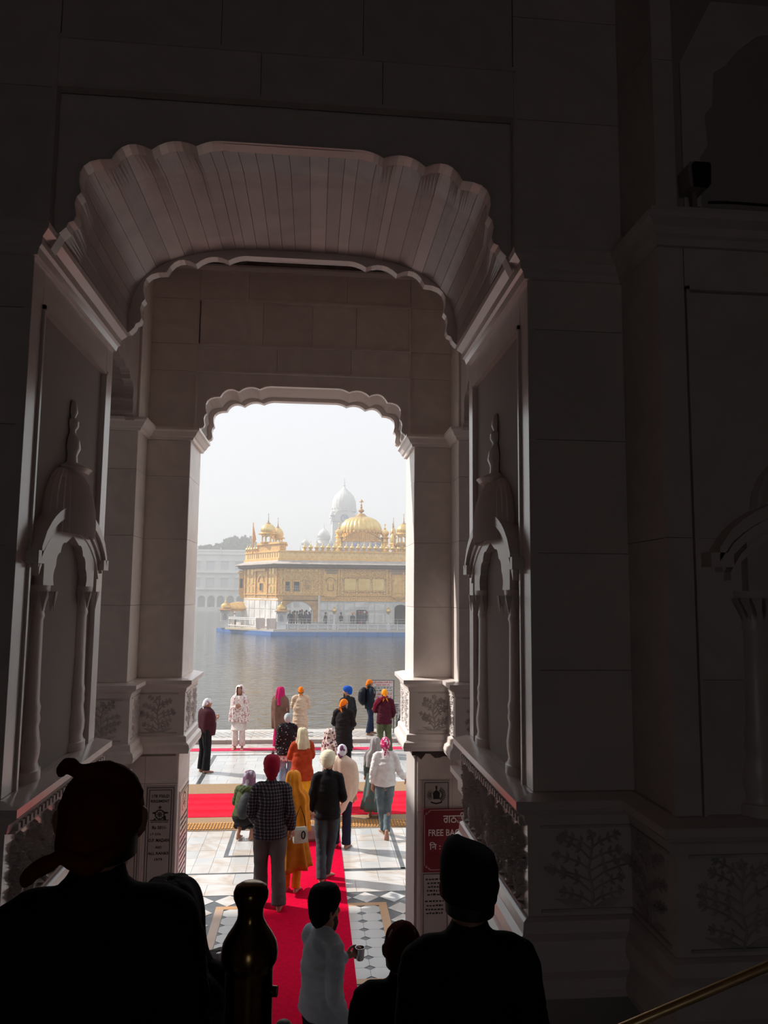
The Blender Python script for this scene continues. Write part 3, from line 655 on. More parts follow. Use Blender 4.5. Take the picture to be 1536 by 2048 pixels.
mb = TB(); mb.fbox(FF, 2.62, 3.10, 0, .07, 4.2, 5.15); mb.build('gilded_panel', GOLDD); window(FF, 2.70, 2.82, 4.65, 4.9, grille=False); window(FF, 2.9, 3.02, 4.65, 4.9, grille=False)
for u0 in (.36, 1.34, 2.33, 3.38): 
    mb = TB(); mb.lathe([(.05, 3.75), (.07, 3.85), (.045, 3.95), (.045, 5.0), (.08, 5.1), (.08, 5.2)], (FF(u0, .06, 0).x, FF(u0, .06, 0).y, 0), 8); mb.build('gilded_colonnette', GOLDB)
window(FF, 4.98, 5.46, 4.12, 4.82, True); hoodarch(FF, 5.22, .7, 4.95, 1.0)
def bracket(F, uc, w_, z):
    mb = TB()
    for i, (a, b) in enumerate(((1, .12), (.8, .12), (.5, .12), (.25, .10))): mb.fbox(F, uc-w_/2*a, uc+w_/2*a, 0, .32*a, z-.12*(i+1), z-.12*i)
    mb.fbox(F, uc-w_/2, uc+w_/2, 0, .08, z, z+2.3); mb.build('oriel_bracket', GOLD)
    for s in (-1, 1): c = F(uc+s*w_*.40, .16, 0); TB().lathe([(.05, z), (.07, z+.1), (.045, z+.2), (.045, z+1.4), (.09, z+1.55), (.09, z+1.65)], (c.x, c.y, 0), 8).build('gilded_colonnette', GOLDB)
bracket(FF, 5.22, 1.3, 3.65)
# brown recessed cornice panels below the eave
for u0, u1 in ((4.62, 6.0), (11.0, 13.2), (17, 19)):
    mb = TB()
    for i in range(3): mb.fbox(FF, u0+.08*i, u1-.08*i, 0, .22-.06*i, 6.28-.26*i, 6.46-.26*i)
    mb.build('stepped_hood', mat('hood_brown', (.40, .25, .17), .6))
# big three-bay panel
for i in range(3):
    u0 = 6.50+1.42*i; mb = TB(); mb.fbox(FF, u0+.1, u0+1.28, 0, .05, 4.15, 5.28); mb.build('gilded_shutter', GOLDB)
    for q in ((.08, 1.3, .10, 5.42, 5.5), (.15, 1.23, .08, 5.62, 6.05), (.08, 1.3, .1, 4.0, 4.1)): TB().fbox(FF, u0+q[0], u0+q[1], 0, q[2], q[3], q[4]).build('gilded_panel', GOLDE)
for i in range(4):
    c = FF(6.45+1.42*i, .10, 0); mb = TB(); mb.lathe([(.12, 3.80), (.10, 3.9), (.05, 3.95), (.09, 4.05), (.05, 4.12), (.045, 5.1), (.09, 5.25), (.13, 5.35), (.13, 5.42)], (c.x, c.y, 0), 8); mb.build('gilded_colonnette', GOLDB, smooth=.7)
for u0 in (11.6, 14, 17): TB().fbox(FF, u0, u0+1.0, 0, .16, 3.9, 5.6).build('gilded_panel', GOLD)
bracket(FF, 12.1, 1.3, 3.65)
# rows of small embossed cartouches between the bays
for u0, u1 in ((.75, 4.0), (4.65, 4.95), (5.6, 6.0), (11.3, 12.5)):
    nq = max(1, round((u1-u0)/.42))
    for i in range(nq):
        for z in (3.74, 5.98): TB().fbox(FF, u0+(u1-u0)*i/nq+.05, u0+(u1-u0)*(i+1)/nq-.05, 0, .05, z, z+.2).build('cartouche', GOLDB if i % 2 else GOLD)
for u in (4.72, 5.68, 11.5, 12.35):
    for z in (4.1, 4.6, 5.1): TB().fbox(FF, u, u+.2, 0, .05, z, z+.4).build('cartouche', GOLD)
# left (sunlit) face details
window(FLf, 3.3, 3.85, 4.05, 4.8, False, grille=False); hoodarch(FLf, 3.65, 1.1, 4.95, 1.1, GOLDB); mb = TB(); mb.fbox(FLf, 2.2, 4.9, 0, .35, 6.05, 6.2); mb.fbox(FLf, 2.4, 4.7, 0, .25, 6.2, 6.35); mb.build('stepped_hood', GOLD)
for u in (.8, 1.5, 5.4, 6.3):
    for z in (3.8, 4.7, 5.7): TB().fbox(FLf, u, u+.5, 0, .05, z, z+.65).build('gilded_panel', GOLDB)
# marble panels of the lower storey
mb = TB(); n_ = 0
def panel(F, u0, u1, z0, z1, d=.03):
    TB().fbox(F, u0, u1, 0, d, z0, z1).build('marble_panel', TM)
for u0, u1 in ((4.1, 4.9), (5.0, 5.9), (6.1, 6.5), (6.65, 7.6), (9.1, 9.6), (9.75, 10.7), (10.85, 11.5), (13.2, 14.2)):
    panel(FF, u0, u1, .9, 1.9); panel(FF, u0, u1, 2.15, 2.8)
panel(FF, 7.7, 9.0, 2.45, 2.95)
for i in range(6):
    for z0, z1 in ((.45, 1.1), (1.2, 2.1), (2.2, 3.1)): panel(FLf, .2+1.2*i, 1.25+1.2*i, z0, z1, .05)
for u0 in (5.2, 7.0, 10.1):
    for q in (0, .22): TB().fbox(FF, u0+q, u0+q+.15, .03, .06, 1.0, 1.7).build('jali_screen', TMP)
TB().fbox(FF, 7.95, 8.75, -.3, -.25, .35, 2.2).build('door_opening', DARKW)
TB().fbox(FF, 4.0, 4.2, 0, .12, .9, 3.6).build('marble_strip', TM)
# eave all round: thick sloping chajja, then cornice
mb = TB(); R = []
def grow(pts, g):
    m_ = TB(); slab_(m_, pts, 0, 1, g); return m_.v[:len(pts)]
for g, z in ((0, 6.45), (.15, 6.62), (.95, 6.62), (1.05, 6.66), (1.05, 6.72), (.2, 6.98), (.1, 7.12), (0, 7.12)):
    R.append([(x, y, z) for x, y, _ in grow(foot, g)])
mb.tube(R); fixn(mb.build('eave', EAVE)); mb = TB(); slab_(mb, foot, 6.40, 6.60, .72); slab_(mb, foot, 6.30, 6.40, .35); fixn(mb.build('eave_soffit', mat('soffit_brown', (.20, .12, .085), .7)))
mb = TB(); slab_(mb, foot, 7.1, 7.3, .12); slab_(mb, foot, 7.95, 8.06, .1); fixn(mb.build('parapet_band', GOLD))
mb = TB(); slab_(mb, foot, 7.3, 7.95, 0); fixn(mb.build('parapet', mat('parapet_gold', (.92, .64, .28), .45, metal=.3, vcol=(.80, .52, .20), vscale=3)))
mb = TB()
for i in range(42):
    for z in (7.45, 7.78): mb.fbox(FF, .3+.5*i+(.25 if z > 7.6 else 0), .38+.5*i+(.25 if z > 7.6 else 0), 0, .03, z, z+.06)
for i in range(14): mb.fbox(FLf, .3+.5*i, .42+.5*i, 0, .03, 7.4, 7.85)
setp(mb.build('parapet_stud', GOLDD), kind='stuff')
ONI = [(.15, 0), (.17, .05), (.10, .08), (.10, .14), (.16, .20), (.185, .28), (.17, .36), (.10, .43), (.05, .47), (.06, .50), (.02, .55), (.018, .78), (.0, .86)]
first = None
for F, U, n, off in ((FF, RW, 34, 2.55), (FLf, LL, 5, 4.9)):
    for i in range(n):
        u = off+.60*i
        if u > U-.1: break
        if first is None:
            mb = MB(); mb.lathe(ONI, (0, 0, 0), 10); first = mb.build('onion_finial', GOLDB, GT, smooth=.8); q = first
        else: q = clone(first, GT)
        c = F(u, -.15, 8.06); q.location = c-gl; q.scale = (1.3, 1.3, 1.25)
def kiosk(cx, cy, z, R_, n=8, hcol=.85, m=GOLDB, sq=True):
    """domed kiosk: plinth, columns, eave, ribbed dome, finial"""
    mb = TB()
    def ring(r, zz, k=n): return [(cx+r*math.cos(2*PI*(i+.5)/k), cy+r*math.sin(2*PI*(i+.5)/k), zz) for i in range(k)]
    mb.tube([ring(R_*1.02, z), ring(R_*1.05, z+.12), ring(R_*.95, z+.14)]); mb.build('kiosk_base', GOLD)
    for i in range(n):
        a = 2*PI*(i+.5)/n; c = (cx+R_*.82*math.cos(a), cy+R_*.82*math.sin(a), 0)
        TB().lathe([(.08, z+.12), (.06, z+.2), (.055, z+hcol*.75), (.10, z+hcol*.9), (.10, z+hcol)], c, 6).build('kiosk_column', m)
    mb = TB()
    for i in range(n):   # little arches between the columns
        a0, a1 = 2*PI*(i+.5)/n, 2*PI*(i+1.5)/n; p0 = Vector((cx+R_*.82*math.cos(a0), cy+R_*.82*math.sin(a0), 0)); p1 = Vector((cx+R_*.82*math.cos(a1), cy+R_*.82*math.sin(a1), 0)); W_ = (p1-p0).length
        FA = Fr(p0, p1-p0, (p1-p0).cross(Vector((0, 0, 1)))); r = W_/2-.05
        poly = [(0, z+hcol*.62), (0, z+hcol+.05), (W_, z+hcol+.05), (W_, z+hcol*.62), (W_-.05, z+hcol*.62)]+[(W_/2+r*math.cos(t), z+hcol*.62+min(r, hcol*.33)*math.sin(t)) for t in [PI*j/8 for j in range(1, 8)]]+[(.05, z+hcol*.62)]
        mb.prism(poly, FA, -.05, .05)
    fixn(mb.build('kiosk_arcade', m))
    zt = z+hcol; mb = TB(); mb.tube([ring(R_*.9, zt), ring(R_*1.35, zt-.02), ring(R_*1.36, zt+.04), ring(R_*.95, zt+.16), ring(R_*.9, zt+.28)]); mb.build('kiosk_eave', GOLD)
    mb = TB(); D = R_*.98; mb.lathe([(D*.9, zt+.2), (D, zt+.36), (D*.99, zt+.55), (D*.86, zt+.78), (D*.6, zt+.98), (D*.28, zt+1.10), (D*.12, zt+1.16)], (cx, cy, 0), 48, .05, 16); mb.build('ribbed_dome', GOLDB, smooth=.6)
    mb = TB(); q = zt+1.12; mb.lathe([(D*.32, q-.02), (D*.30, q+.05), (.07, q+.12), (.10, q+.2), (.035, q+.28), (.07, q+.36), (.02, q+.42), (.05, q+.55), (.02, q+.6), (.04, q+.72), (.012, q+.78), (.03, q+.95), (.035, q+1.02), (.0, q+1.1)], (cx, cy, 0), 8); mb.build('kiosk_finial', GOLDD, smooth=.7)
# corner towers
mb = TB(); tw = [(A0.x-.1, A0.y+.35), (A0.x+.9, A0.y+.35), (A0.x+.9, A0.y+3.4), (A0.x-2.2, A0.y+3.4), (A0.x-2.2, A0.y+2.6)]
tw = [(A0.x+.05, A0.y+.15), (A0.x+.55, A0.y+.6), (A0.x+.55, A0.y+4.2), (A0.x-2.35, A0.y+4.4), (A0.x-2.35, A0.y+3.9)]
slab_(mb, tw, 7.2, 8.75, 0); fixn(mb.build('corner_tower', GOLDE)); mb = TB(); slab_(mb, tw, 8.75, 8.95, .18); slab_(mb, tw, 7.9, 8.0, .05); fixn(mb.build('tower_cornice', GOLD))
kiosk(-4.68, A0.y+2.6, 8.9, .78, 8, .95); kiosk(-3.75, A0.y+3.9, 8.8, .60, 8, .75)
mb = TB(); slab_(mb, [(8.55, YF+.2), (12.4, YF+.2), (12.4, YF+3.6), (8.55, YF+3.6)], 7.2, 8.75); fixn(mb.build('corner_tower', GOLD)); mb = TB(); slab_(mb, [(8.55, YF+.2), (12.4, YF+.2), (12.4, YF+3.6), (8.55, YF+3.6)], 8.75, 8.95, .15); mb.build('tower_cornice', GOLDD)
kiosk(9.35, YF+1.3, 9.0, .72, 8, .95); kiosk(8.15, YF+1.0, 8.3, .28, 6, .6); kiosk(8.45, YF+3.0, 9.0, .32, 6, .7)
# saffron flag
FG = thing('saffron_flag', 'saffron flag on a pole at the left end of the temple roof', 'flag', (-6.35, 80.3, 7.9))
MB().rod((0, 0, 0), (0, 0, 3.3), .09, 8, .05).build('pole', mat('saffron_pole', (.85, .42, .10), .7), FG)
mb = MB(); mb.add([(0, 0, 3.2), (.35, .05, 1.5), (.12, .02, 1.1), (0, 0, 1.3), (0, .04, 3.2), (.35, .09, 1.5), (.12, .06, 1.1), (0, .04, 1.3)], [(0, 1, 2, 3), (7, 6, 5, 4), (0, 4, 5, 1), (1, 5, 6, 2), (2, 6, 7, 3)]); mb.build('flag_cloth', mat('saffron_cloth', (.85, .36, .06), .8), FG)
# roof pavilion with the great dome
DC = (5.12, 81.0)
k_ = 81/74.853
mb = TB(); mb.box(DC[0]-2.35, DC[0]+2.35, DC[1]-1.9, DC[1]+2, 8.0, 9.35); mb.build('roof_pavilion', mat('pale_pavilion', (.68, .66, .70), .5, vcol=(.35, .42, .70), vscale=3, thr=(.38, .5)))
mb = TB(); us = [-1+2*i/20 for i in range(21)]; FD = Fr((DC[0], DC[1]-2.0, 0), (1, 0, 0), (0, -1, 0))
mb.prism([(1.95*u, 9.3) for u in (-1, 1)]+[(1.95*u, 10.32-.95*abs(u)**2.2) for u in reversed(us)], FD, -.3, 0); fixn(mb.build('curved_gable', GOLD))
mb = TB(); mb.prism([(2.15*u, 10.42-.98*abs(u)**2.2) for u in us]+[(2.15*u, 10.28-.98*abs(u)**2.2) for u in reversed(us)], FD, -.3, .22); fixn(mb.build('curved_eave', GOLDD))
mb = TB()
for i in range(17): mb.fbox(FD, -1.7+.2*i, -1.62+.2*i, 0, .04, 9.35, 9.75+.4*(1-abs(-1+i/8))); 
mb.build('gable_rib', GOLDD)
mb = TB(); mb.lathe([(1.9, 9.4), (2.0, 10.1), (2.05, 10.25), (2.16, 10.5), (2.14, 10.85), (1.98, 11.3), (1.62, 11.72), (1.1, 11.98), (.7, 12.06)], (*DC, 0), 112, .05, 28); mb.build('great_dome', GOLDB, smooth=.6)
mb = TB(); mb.lathe([(1.1, 11.95), (1.05, 12.0), (.75, 12.08), (.55, 12.2), (.4, 12.4), (.12, 12.45), (.12, 12.55), (.30, 12.68), (.33, 12.78), (.2, 12.92), (.07, 13.0), (.14, 13.15), (.06, 13.25), (.10, 13.4), (.03, 13.5), (.03, 13.75), (.27, 13.72), (.03, 13.98), (0, 14.1)], (*DC, 0), 16); mb.build('dome_finial', GOLDD, smooth=.6)
for i in range(17):
    a = PI+PI*i/16; c = (DC[0]+2.2*math.cos(a), DC[1]+2.2*math.sin(a), 10.2); TB().lathe([(.10, 0), (.12, .08), (.13, .16), (.06, .24), (.0, .38)], c, 6).build('onion_finial', GOLD)
for s in (-1, 1):
    c = (DC[0]+s*2.42, DC[1]-1.9, 9.15); mb = TB(); mb.lathe([(.36, -.9), (.36, 0), (.45, .03), (.36, .1), (.33, .4), (.42, .5), (.5, .55), (.35, .65), (.28, .75), (.40, .9), (.44, 1.05), (.40, 1.22), (.22, 1.38), (.1, 1.45), (.14, 1.55), (.04, 1.65), (.04, 1.9), (.12, 1.95), (.0, 2.1)], c, 14); mb.build('side_turret', GOLDB, smooth=.6)
# walkway, balustrade, floats
mb = TB(); wk = [(A0.x-.3, 74.7), (A0.x+RW+4, 74.7), (A0.x+RW+4, 92), (A1.x-2, 92), (A1.x-2.2, A1.y-.6), (A0.x-1.2, 75.8)]
slab_(mb, wk, -1.5, .3, 0); fixn(mb.build('walkway', mat('walkway_stone', (.60, .52, .42), .6))); 
BL = thing('blue_float', 'row of blue floats along the foot of the temple walkway', 'float', (4, 74.4, -.3)); 
first = None
for i in range(14):
    if first is None: first = MB().box(-.72, .72, -.2, .25, -.1, .36).build('float_block', BLUE, BL); q = first
    else: q = clone(first, BL)
    q.location = (-7.2+1.48*i, 0, 0)
BL2 = thing('blue_float', 'slanting end of the blue float line running left past the sunlit temple face', 'float', (-3.6, 74.5, -.3))
dd = (Vector((-9.9, 82.2, 0))-Vector((-3.7, 74.5, 0))).normalized()
for i in range(7):
    q = clone(first, BL2, tuple(dd*(.75+1.42*i))); q.rotation_euler = (0, 0, math.atan2(dd.y, dd.x))
RAIL = mat('rail_marble', (.72, .70, .68), .5)
RL = thing('marble_balustrade', 'low marble balustrade along the temple walkway', 'balustrade', (0, 74.9, .3))
pr = None
for i in range(19):
    u = -3.3+.98*i
    if pr is None:
        pr = MB().box(-.07, .07, -.07, .07, 0, .56).build('post', RAIL, RL); pn = MB().box(.1, .88, -.03, .03, .06, .44).build('panel', TMP, RL); pt = MB().box(-.1, 1.08, -.08, .08, .44, .53).build('rail', RAIL, RL)
        a, b, c = pr, pn, pt
    else: a, b, c = clone(pr, RL), clone(pn, RL), clone(pt, RL)
    for q in (a, b, c): q.location = (u, 0, 0)
mb = MB()
for z in (.75, 1.0): mb.rod((-3.2, .3, z), (15, .3, z), .014)
for i in range(20): mb.rod((-3.2+.9*i, .3, .3), (-3.2+.9*i, .3, 1.0), .016)
mb.build('pipe_rail', TM, RL)
for i, x in enumerate((2.2, 7.55)):
    LP = thing('lamp_post', ['short white lamp post with gold globe left of the dark temple door', 'short white lamp post with gold globe right of the dark temple door'][i], 'lamp', (x, 74.92, .3))
    MB().box(-.2, .2, -.2, .2, 0, .5).build('base', RAIL, LP); MB().lathe([(.12, .5), (.08, .6), (.08, 1.5), (.14, 1.55)], (0, 0, 0), 10).build('pole', RAIL, LP, smooth=.6)
    MB().lathe([(.05, 1.55), (.18, 1.65), (.24, 1.82), (.18, 2.0), (.06, 2.08), (.09, 2.14), (.02, 2.2), (.015, 2.5)], (0, 0, 0), 12).build('globe', GOLDB, LP, smooth=.6)
def small_kiosk(name, label, x, y, z, s, arms=False):
    t = thing(name, label, 'kiosk', (x, y, z))
    mb = MB(); mb.box(-.5*s, .5*s, -.5*s, .5*s, 0, .75*s); mb.build('plinth', TM, t)
    for a in (-1, 1):
        for b in (-1, 1): MB().lathe([(.07*s, .75*s), (.055*s, .9*s), (.055*s, 1.6*s), (.09*s, 1.75*s)], (a*.4*s, b*.4*s, 0), 6).build('column', TM, t)
    MB().box(-.44*s, .44*s, -.44*s, .44*s, .75*s, 1.6*s).box(-.5*s, .5*s, -.5*s, .5*s, 1.6*s, 1.85*s).build('body', TMP, t)
    mb = MB(); mb.prism([(-.2*s, .85*s), (.2*s, .85*s), (.2*s, 1.35*s), (.0, 1.55*s), (-.2*s, 1.35*s)], Fr((0, -.44*s, 0), (1, 0, 0), (0, -1, 0)), 0, .02); fixn(mb.build('niche', mat('grey_niche', (.33, .33, .35), .6), t))
    mb = MB(); mb.tube([[(r*s*cx, r*s*cy, q*s) for cx, cy in ((-1, -1), (1, -1), (1, 1), (-1, 1))] for r, q in ((.5, 1.85), (.72, 1.83), (.72, 1.9), (.45, 2.05))]); mb.build('eave', GOLDD, t)
    MB().lathe([(.42*s, 2.0*s), (.52*s, 2.15*s), (.5*s, 2.35*s), (.3*s, 2.55*s), (.08*s, 2.65*s), (.1*s, 2.75*s), (.03*s, 2.85*s), (.02*s, 3.3*s), (0, 3.4*s)], (0, 0, 0), 14).build('dome', GOLDB, t, smooth=.6)
    return t
small_kiosk('gilded_kiosk', 'small gold-domed kiosk beside the dark water gate arch', -2.95, 75.3, .3, .92)
small_kiosk('gilded_kiosk', 'small gold-domed kiosk out on the left end of the walkway', -9.1, 81.6, .1, 1.0)
# projecting balcony on the hidden left side + low gilded roof
G2 = Fr(A1, (-.2, 1, 0), (-1, -.2, 0))
mb = TB(); mb.box(A1.x-.6, A1.x+.3, A1.y+.2, A1.y+2.2, 3.6, 6.2); mb.build('side_oriel', GOLDE); mb = TB(); mb.box(A1.x-.75, A1.x+.2, A1.y+.1, A1.y+2.3, 5.9, 6.05).box(A1.x-.5, A1.x+.2, A1.y+.3, A1.y+2, 3.2, 3.6); mb.build('oriel_cornice', GOLD)
mb = TB(); mb.box(A1.x-.5, A1.x-.2, A1.y+.18, A1.y+.2, 4.3, 5.3); mb.build('window', DARKW)
mb = TB(); mb.box(-8.7, -6.5, 82.6, 84.5, 1.8, 2.3); mb.tube([[(x, y, z) for x, y in ((-8.7-g, 82.5-g), (-6.4, 82.5-g), (-6.4, 85), (-8.7-g, 85))] for g, z in ((0, 2.2), (.5, 2.1), (.4, 2.3), (0, 2.7), (-.5, 2.8))]); mb.build('porch_roof', GOLD)
mb = TB(); [TB().box(x, x+.25, 82.8, 83.05, .2, 1.9).build('porch_column', TM) for x in (-8.6, -7.6, -6.9)]
# gangway rails and draped boxes on the walkway's left part
GW = thing('gangway', 'cream railed gangway in front of the sunlit marble face', 'gangway', (-6.2, 77.6, .1))
aa, bb = Vector((-2.4, 2.6, 0)), Vector((2.5, -1.9, 0)); mb = MB()
for z in (.35, 1.0, 1.15): mb.rod(aa+Vector((0, 0, z)), bb+Vector((0, 0, z)), .05)
for i in range(9): q = aa.lerp(bb, i/8); mb.rod(q, q+Vector((0, 0, 1.15)), .035)
mb.build('rail', RAIL, GW); mb = MB(); mb.hexa([aa+Vector((-.3, -.4, -.05)), bb+Vector((-.3, -.4, -.05)), bb, aa, aa+Vector((-.3, -.4, .12)), bb+Vector((-.3, -.4, .12)), bb+Vector((0, 0, .12)), aa+Vector((0, 0, .12))]); mb.build('deck', mat('cream_deck', (.62, .52, .36), .7), GW)
CL = mat('pink_cloth', (.62, .52, .48), .85, bump=.4, bscale=6)
for i, x in enumerate((-5.1, -3.95)):
    mb = MB(); mb.tube([[(sx*w_, sy*w_*.8, z) for sx, sy in ((-1, -1), (-.3, -1.1), (.4, -.95), (1, -1), (1, 1), (-1, 1))] for w_, z in ((.42, 0), (.44, .5), (.46, .95), (.43, 1.02))])
    o = mb.build('covered_stall', CL); o.location = (x, 76.0-.3*i+(.9 if i == 0 else 0), .3); o['label'] = ['pinkish cloth-covered stall, the left one of two by the gangway', 'pinkish cloth-covered stall, the right one of two by the gangway'][i]; o['category'] = 'stall'
# ---------------------------------------------------------------- far bank, in haze
WHT = mat('white_plaster', (.74, .73, .71), .8, vcol=(.64, .63, .62), vscale=.3)
GREY = mat('far_opening', (.25, .26, .28), .8)
FB = thing('white_building', 'long white arcaded building on the far bank, left of the temple', 'building', (-22, 166, -.3)); 
FW = Fr((-26, 0, 0), (1, 0, 0), (0, -1, 0))
def arcade_poly(u0, u1, z0, z1, ops):
    poly = [(u0, z0)]
    for a, b, zb, top in ops:
        poly += [(a, z0), (a, zb)] if zb > z0 else [(a, z0)]
        r = (b-a)/2; zs = top-r
        poly += [((a+b)/2-r*math.cos(PI*i/10), zs+r*math.sin(PI*i/10)) for i in range(11)]
        poly += [(b, z0)]
    return poly+[(u1, z0), (u1, z1), (u0, z1)]
ops = [(.9+2.05*i, 2.5+2.05*i, .9, 3.4) for i in range(22)]
MB().prism(arcade_poly(0, 46, .9, 4.6, ops), FW, -.5, 0).build('arcade_wall', WHT, FB); fixn(bpy.data.objects['arcade_wall'])
MB().box(-26, 20, .5, 6, 4.6, 13).box(-26, 20, 4, 6, 0, 4.6).box(-26, 20, -1.2, .6, 0, .9).build('block', WHT, FB)
MB().fbox(FW, 0, 46, -.5, 0, 4.6, 12.4).build('upper_wall', WHT, FB)
mb = MB()
for z, d in ((4.6, .5), (8.0, .25), (8.25, .6), (12.2, .3), (12.9, .15)): mb.fbox(FW, 0, 46, 0, d, z, z+.16)
mb.fbox(FW, 0, 46, -.2, 0, 12.4, 13.3); mb.build('string_course', WHT, FB)
pw_ = None
for i in range(15):
    for z0, z1 in ((5.2, 7.2), (9.0, 10.8)):
        u = 1.2+3.0*i
        f_w = MB().fbox(FW, u, u+1.6, 0, .08, z0, z1).build('window', mat('far_window', (.52, .53, .55), .7), FB); MB().fbox(FW, u-.2, u+1.8, 0, .35, z1, z1+.2).build('window_hood', WHT, f_w)
for i in range(15): u = .5+3.05*i; MB().fbox(FW, u, u+.25, 0, .18, 4.8, 13.7 if i % 3 == 0 else 12.4).build('pilaster', WHT, FB)
for u, z in ((6.2, 8.9), (12.8, 11.9), (13.2, 9.6)): MB().fbox(FW, u, u+3.0, 0, 1.0, z, z+.25).build('awning', GREY, FB)
MB().fbox(FW, 14.2, 15.0, 0, .12, 9.0, 9.9).build('window', GREY, FB)
# clock tower and domed towers
def dome_tower(name, label, x, y, w_, zt, dr, dh, clock=False):
    t = thing(name, label, 'tower', (x, y, 0))
    MB().box(-w_, w_, -w_, w_, 0, zt-1.2).build('shaft', WHT, t)
    mb = MB(); F_ = Fr((0, -w_, 0), (1, 0, 0), (0, -1, 0)); mb.prism([(-w_, zt-2.5), (w_, zt-2.5)]+[(w_*math.cos(PI*i/12), zt-2.5+min(w_, 2.5)*math.sin(PI*i/12)) for i in range(1, 12)], F_, -.5, .12); fixn(mb.build('arched_gable', WHT, t))
    MB().lathe([(dr*.95, zt-2), (dr*.95, zt-.5), (dr*1.12, zt-.35), (dr*1.12, zt-.1), (dr*.95, zt)], (0, 0, 0), 24).build('drum', WHT, t)
    mb = MB()
    for i in range(20): a = 2*PI*i/20; mb.box(dr*1.02*math.cos(a)-.12, dr*1.02*math.cos(a)+.12, dr*1.02*math.sin(a)-.12, dr*1.02*math.sin(a)+.12, zt-.1, zt+.35)
    mb.build('battlement', WHT, t)
    MB().lathe([(dr*.98, zt), (dr*1.02, zt+dh*.2), (dr*.97, zt+dh*.45), (dr*.8, zt+dh*.7), (dr*.5, zt+dh*.9), (dr*.28, zt+dh)], (0, 0, 0), 60, .04, 20).build('ribbed_dome', WHT, t, smooth=.6)
    q = zt+dh; s = dr/2.3; MB().lathe([(dr*.36, q-.1), (dr*.3, q+.1*s), (.35*s, q+.35*s), (.12*s, q+.8*s), (.25*s, q+1.0*s), (.06*s, q+1.2*s), (.16*s, q+1.5*s), (.05*s, q+1.7*s), (.1*s, q+2.0*s), (0, q+2.6*s)], (0, 0, 0), 10).build('finial', WHT, t, smooth=.6)
    for a in (-1, 1):
        for b in (-1, 1): MB().lathe([(.35*s, zt-2.6), (.3*s, zt-1.5), (.5*s, zt-1.4), (.45*s, zt-1.1), (.2*s, zt-.7), (.06, zt-.5), (0, zt)], (a*w_*1.05, b*w_*1.05, 0), 10).build('corner_turret', WHT, t, smooth=.6)
    if clock:
        mb = MB(); mb.tube([[(.75*math.cos(2*PI*i/24), -w_-dd_, 18.72+.75*math.sin(2*PI*i/24)) for i in range(24)] for dd_ in (.1, .22)]); c = fixn(mb.build('clock_face', mat('clock_face_blue', (.45, .50, .60), .5), t))
        mb = MB(); n = 24; mb.tube([[(r*math.cos(2*PI*i/n), -w_-.24, 18.72+r*math.sin(2*PI*i/n)) for i in range(n)] for r in (.70, .78)], cap=False)
        for i in range(12): a = PI*i/6; mb.rod((.5*math.cos(a), -w_-.25, 18.72+.5*math.sin(a)), (.66*math.cos(a), -w_-.25, 18.72+.66*math.sin(a)), .04, 4)
        mb.rod((0, -w_-.26, 18.72), (.35, -w_-.26, 18.95), .05, 4); mb.rod((0, -w_-.26, 18.72), (-.2, -w_-.26, 19.2), .04, 4); mb.build('clock_hands', mat('clock_dark', (.12, .14, .2), .5), c)
dome_tower('clock_tower', 'tall hazy white clock tower with ribbed dome behind the golden dome', 6.1, 152, 2.35, 20.6, 2.35, 4.1, True)
dome_tower('domed_tower', 'hazy white domed tower just left of the clock tower', 2.1, 151, 1.35, 14.9, 1.15, 1.7)
dome_tower('domed_tower', 'smallest hazy white dome, rising behind the roof finials mid-temple', -1.5, 151, 1.0, 13.4, .72, 1.0)
# trees behind the far building
LEAF = mat('hazy_foliage', (.055, .095, .03), .8, vcol=(.03, .055, .02), vscale=.8)
TRUNK = mat('tree_bark', (.12, .09, .06), .9)
def tree(x, y, z, r, h, label, seed):
    t = thing('tree', label, 'tree', (x, y, 0), group=None); rn = random.Random(seed)
    MB().path([(0, 0, 0), (.2, 0, z*.5), (0, .1, z)], [.6, .45, .3], 8).build('trunk', TRUNK, t)
    mb = MB()
    for i in range(5): a = rn.uniform(0, 6.3); mb.path([(0, 0, z*.7), (r*.3*math.cos(a), r*.3*math.sin(a), z), (r*.6*math.cos(a), r*.6*math.sin(a), z+h*.5)], [.3, .2, .08], 5)
    mb.build('branch', TRUNK, t); mb = MB()
    for i in range(2600):
        a = rn.uniform(0, 2*PI); ph = rn.uniform(-.5, 1.4); rr = rn.uniform(.75, 1.05)
        lob = 1+.18*math.sin(3*a+seed)+.14*math.sin(7*a+ph*5+seed)
        c = Vector((r*rr*lob*math.cos(a)*math.cos(ph), r*.8*rr*lob*math.sin(a)*math.cos(ph), z+h*.45+h*.5*rr*lob*math.sin(ph)))
        q = Vector((rn.gauss(0, 1), rn.gauss(0, 1), rn.gauss(0, 1))).normalized(); s = rn.uniform(.18, .38); e = q.orthogonal().normalized()*s; g = q.cross(e)*1.0
        mb.add([c+e, c+g, c-e, c-g], [(0, 1, 2, 3)])
    mb.add(*(lambda R: (R.v, R.f))(MB().tube([[(r*.8*k1*math.cos(2*PI*i/12), r*.6*k1*math.sin(2*PI*i/12), z+h*q) for i in range(12)] for k1, q in ((.3, .0), (.9, .2), (1, .45), (.8, .75), (.3, .9))])))
    mb.build('foliage', LEAF, t)
tree(-17.8, 180, 11.5, 4.6, 5.2, 'broad hazy tree, tallest behind the white building', 1)
tree(-22.5, 170.5, 10.5, 3.6, 3.6, 'lower hazy tree at the left behind the white building', 2)
tree(-13.8, 192, 11.5, 3.3, 3.6, 'hazy tree right behind the saffron flag', 3)
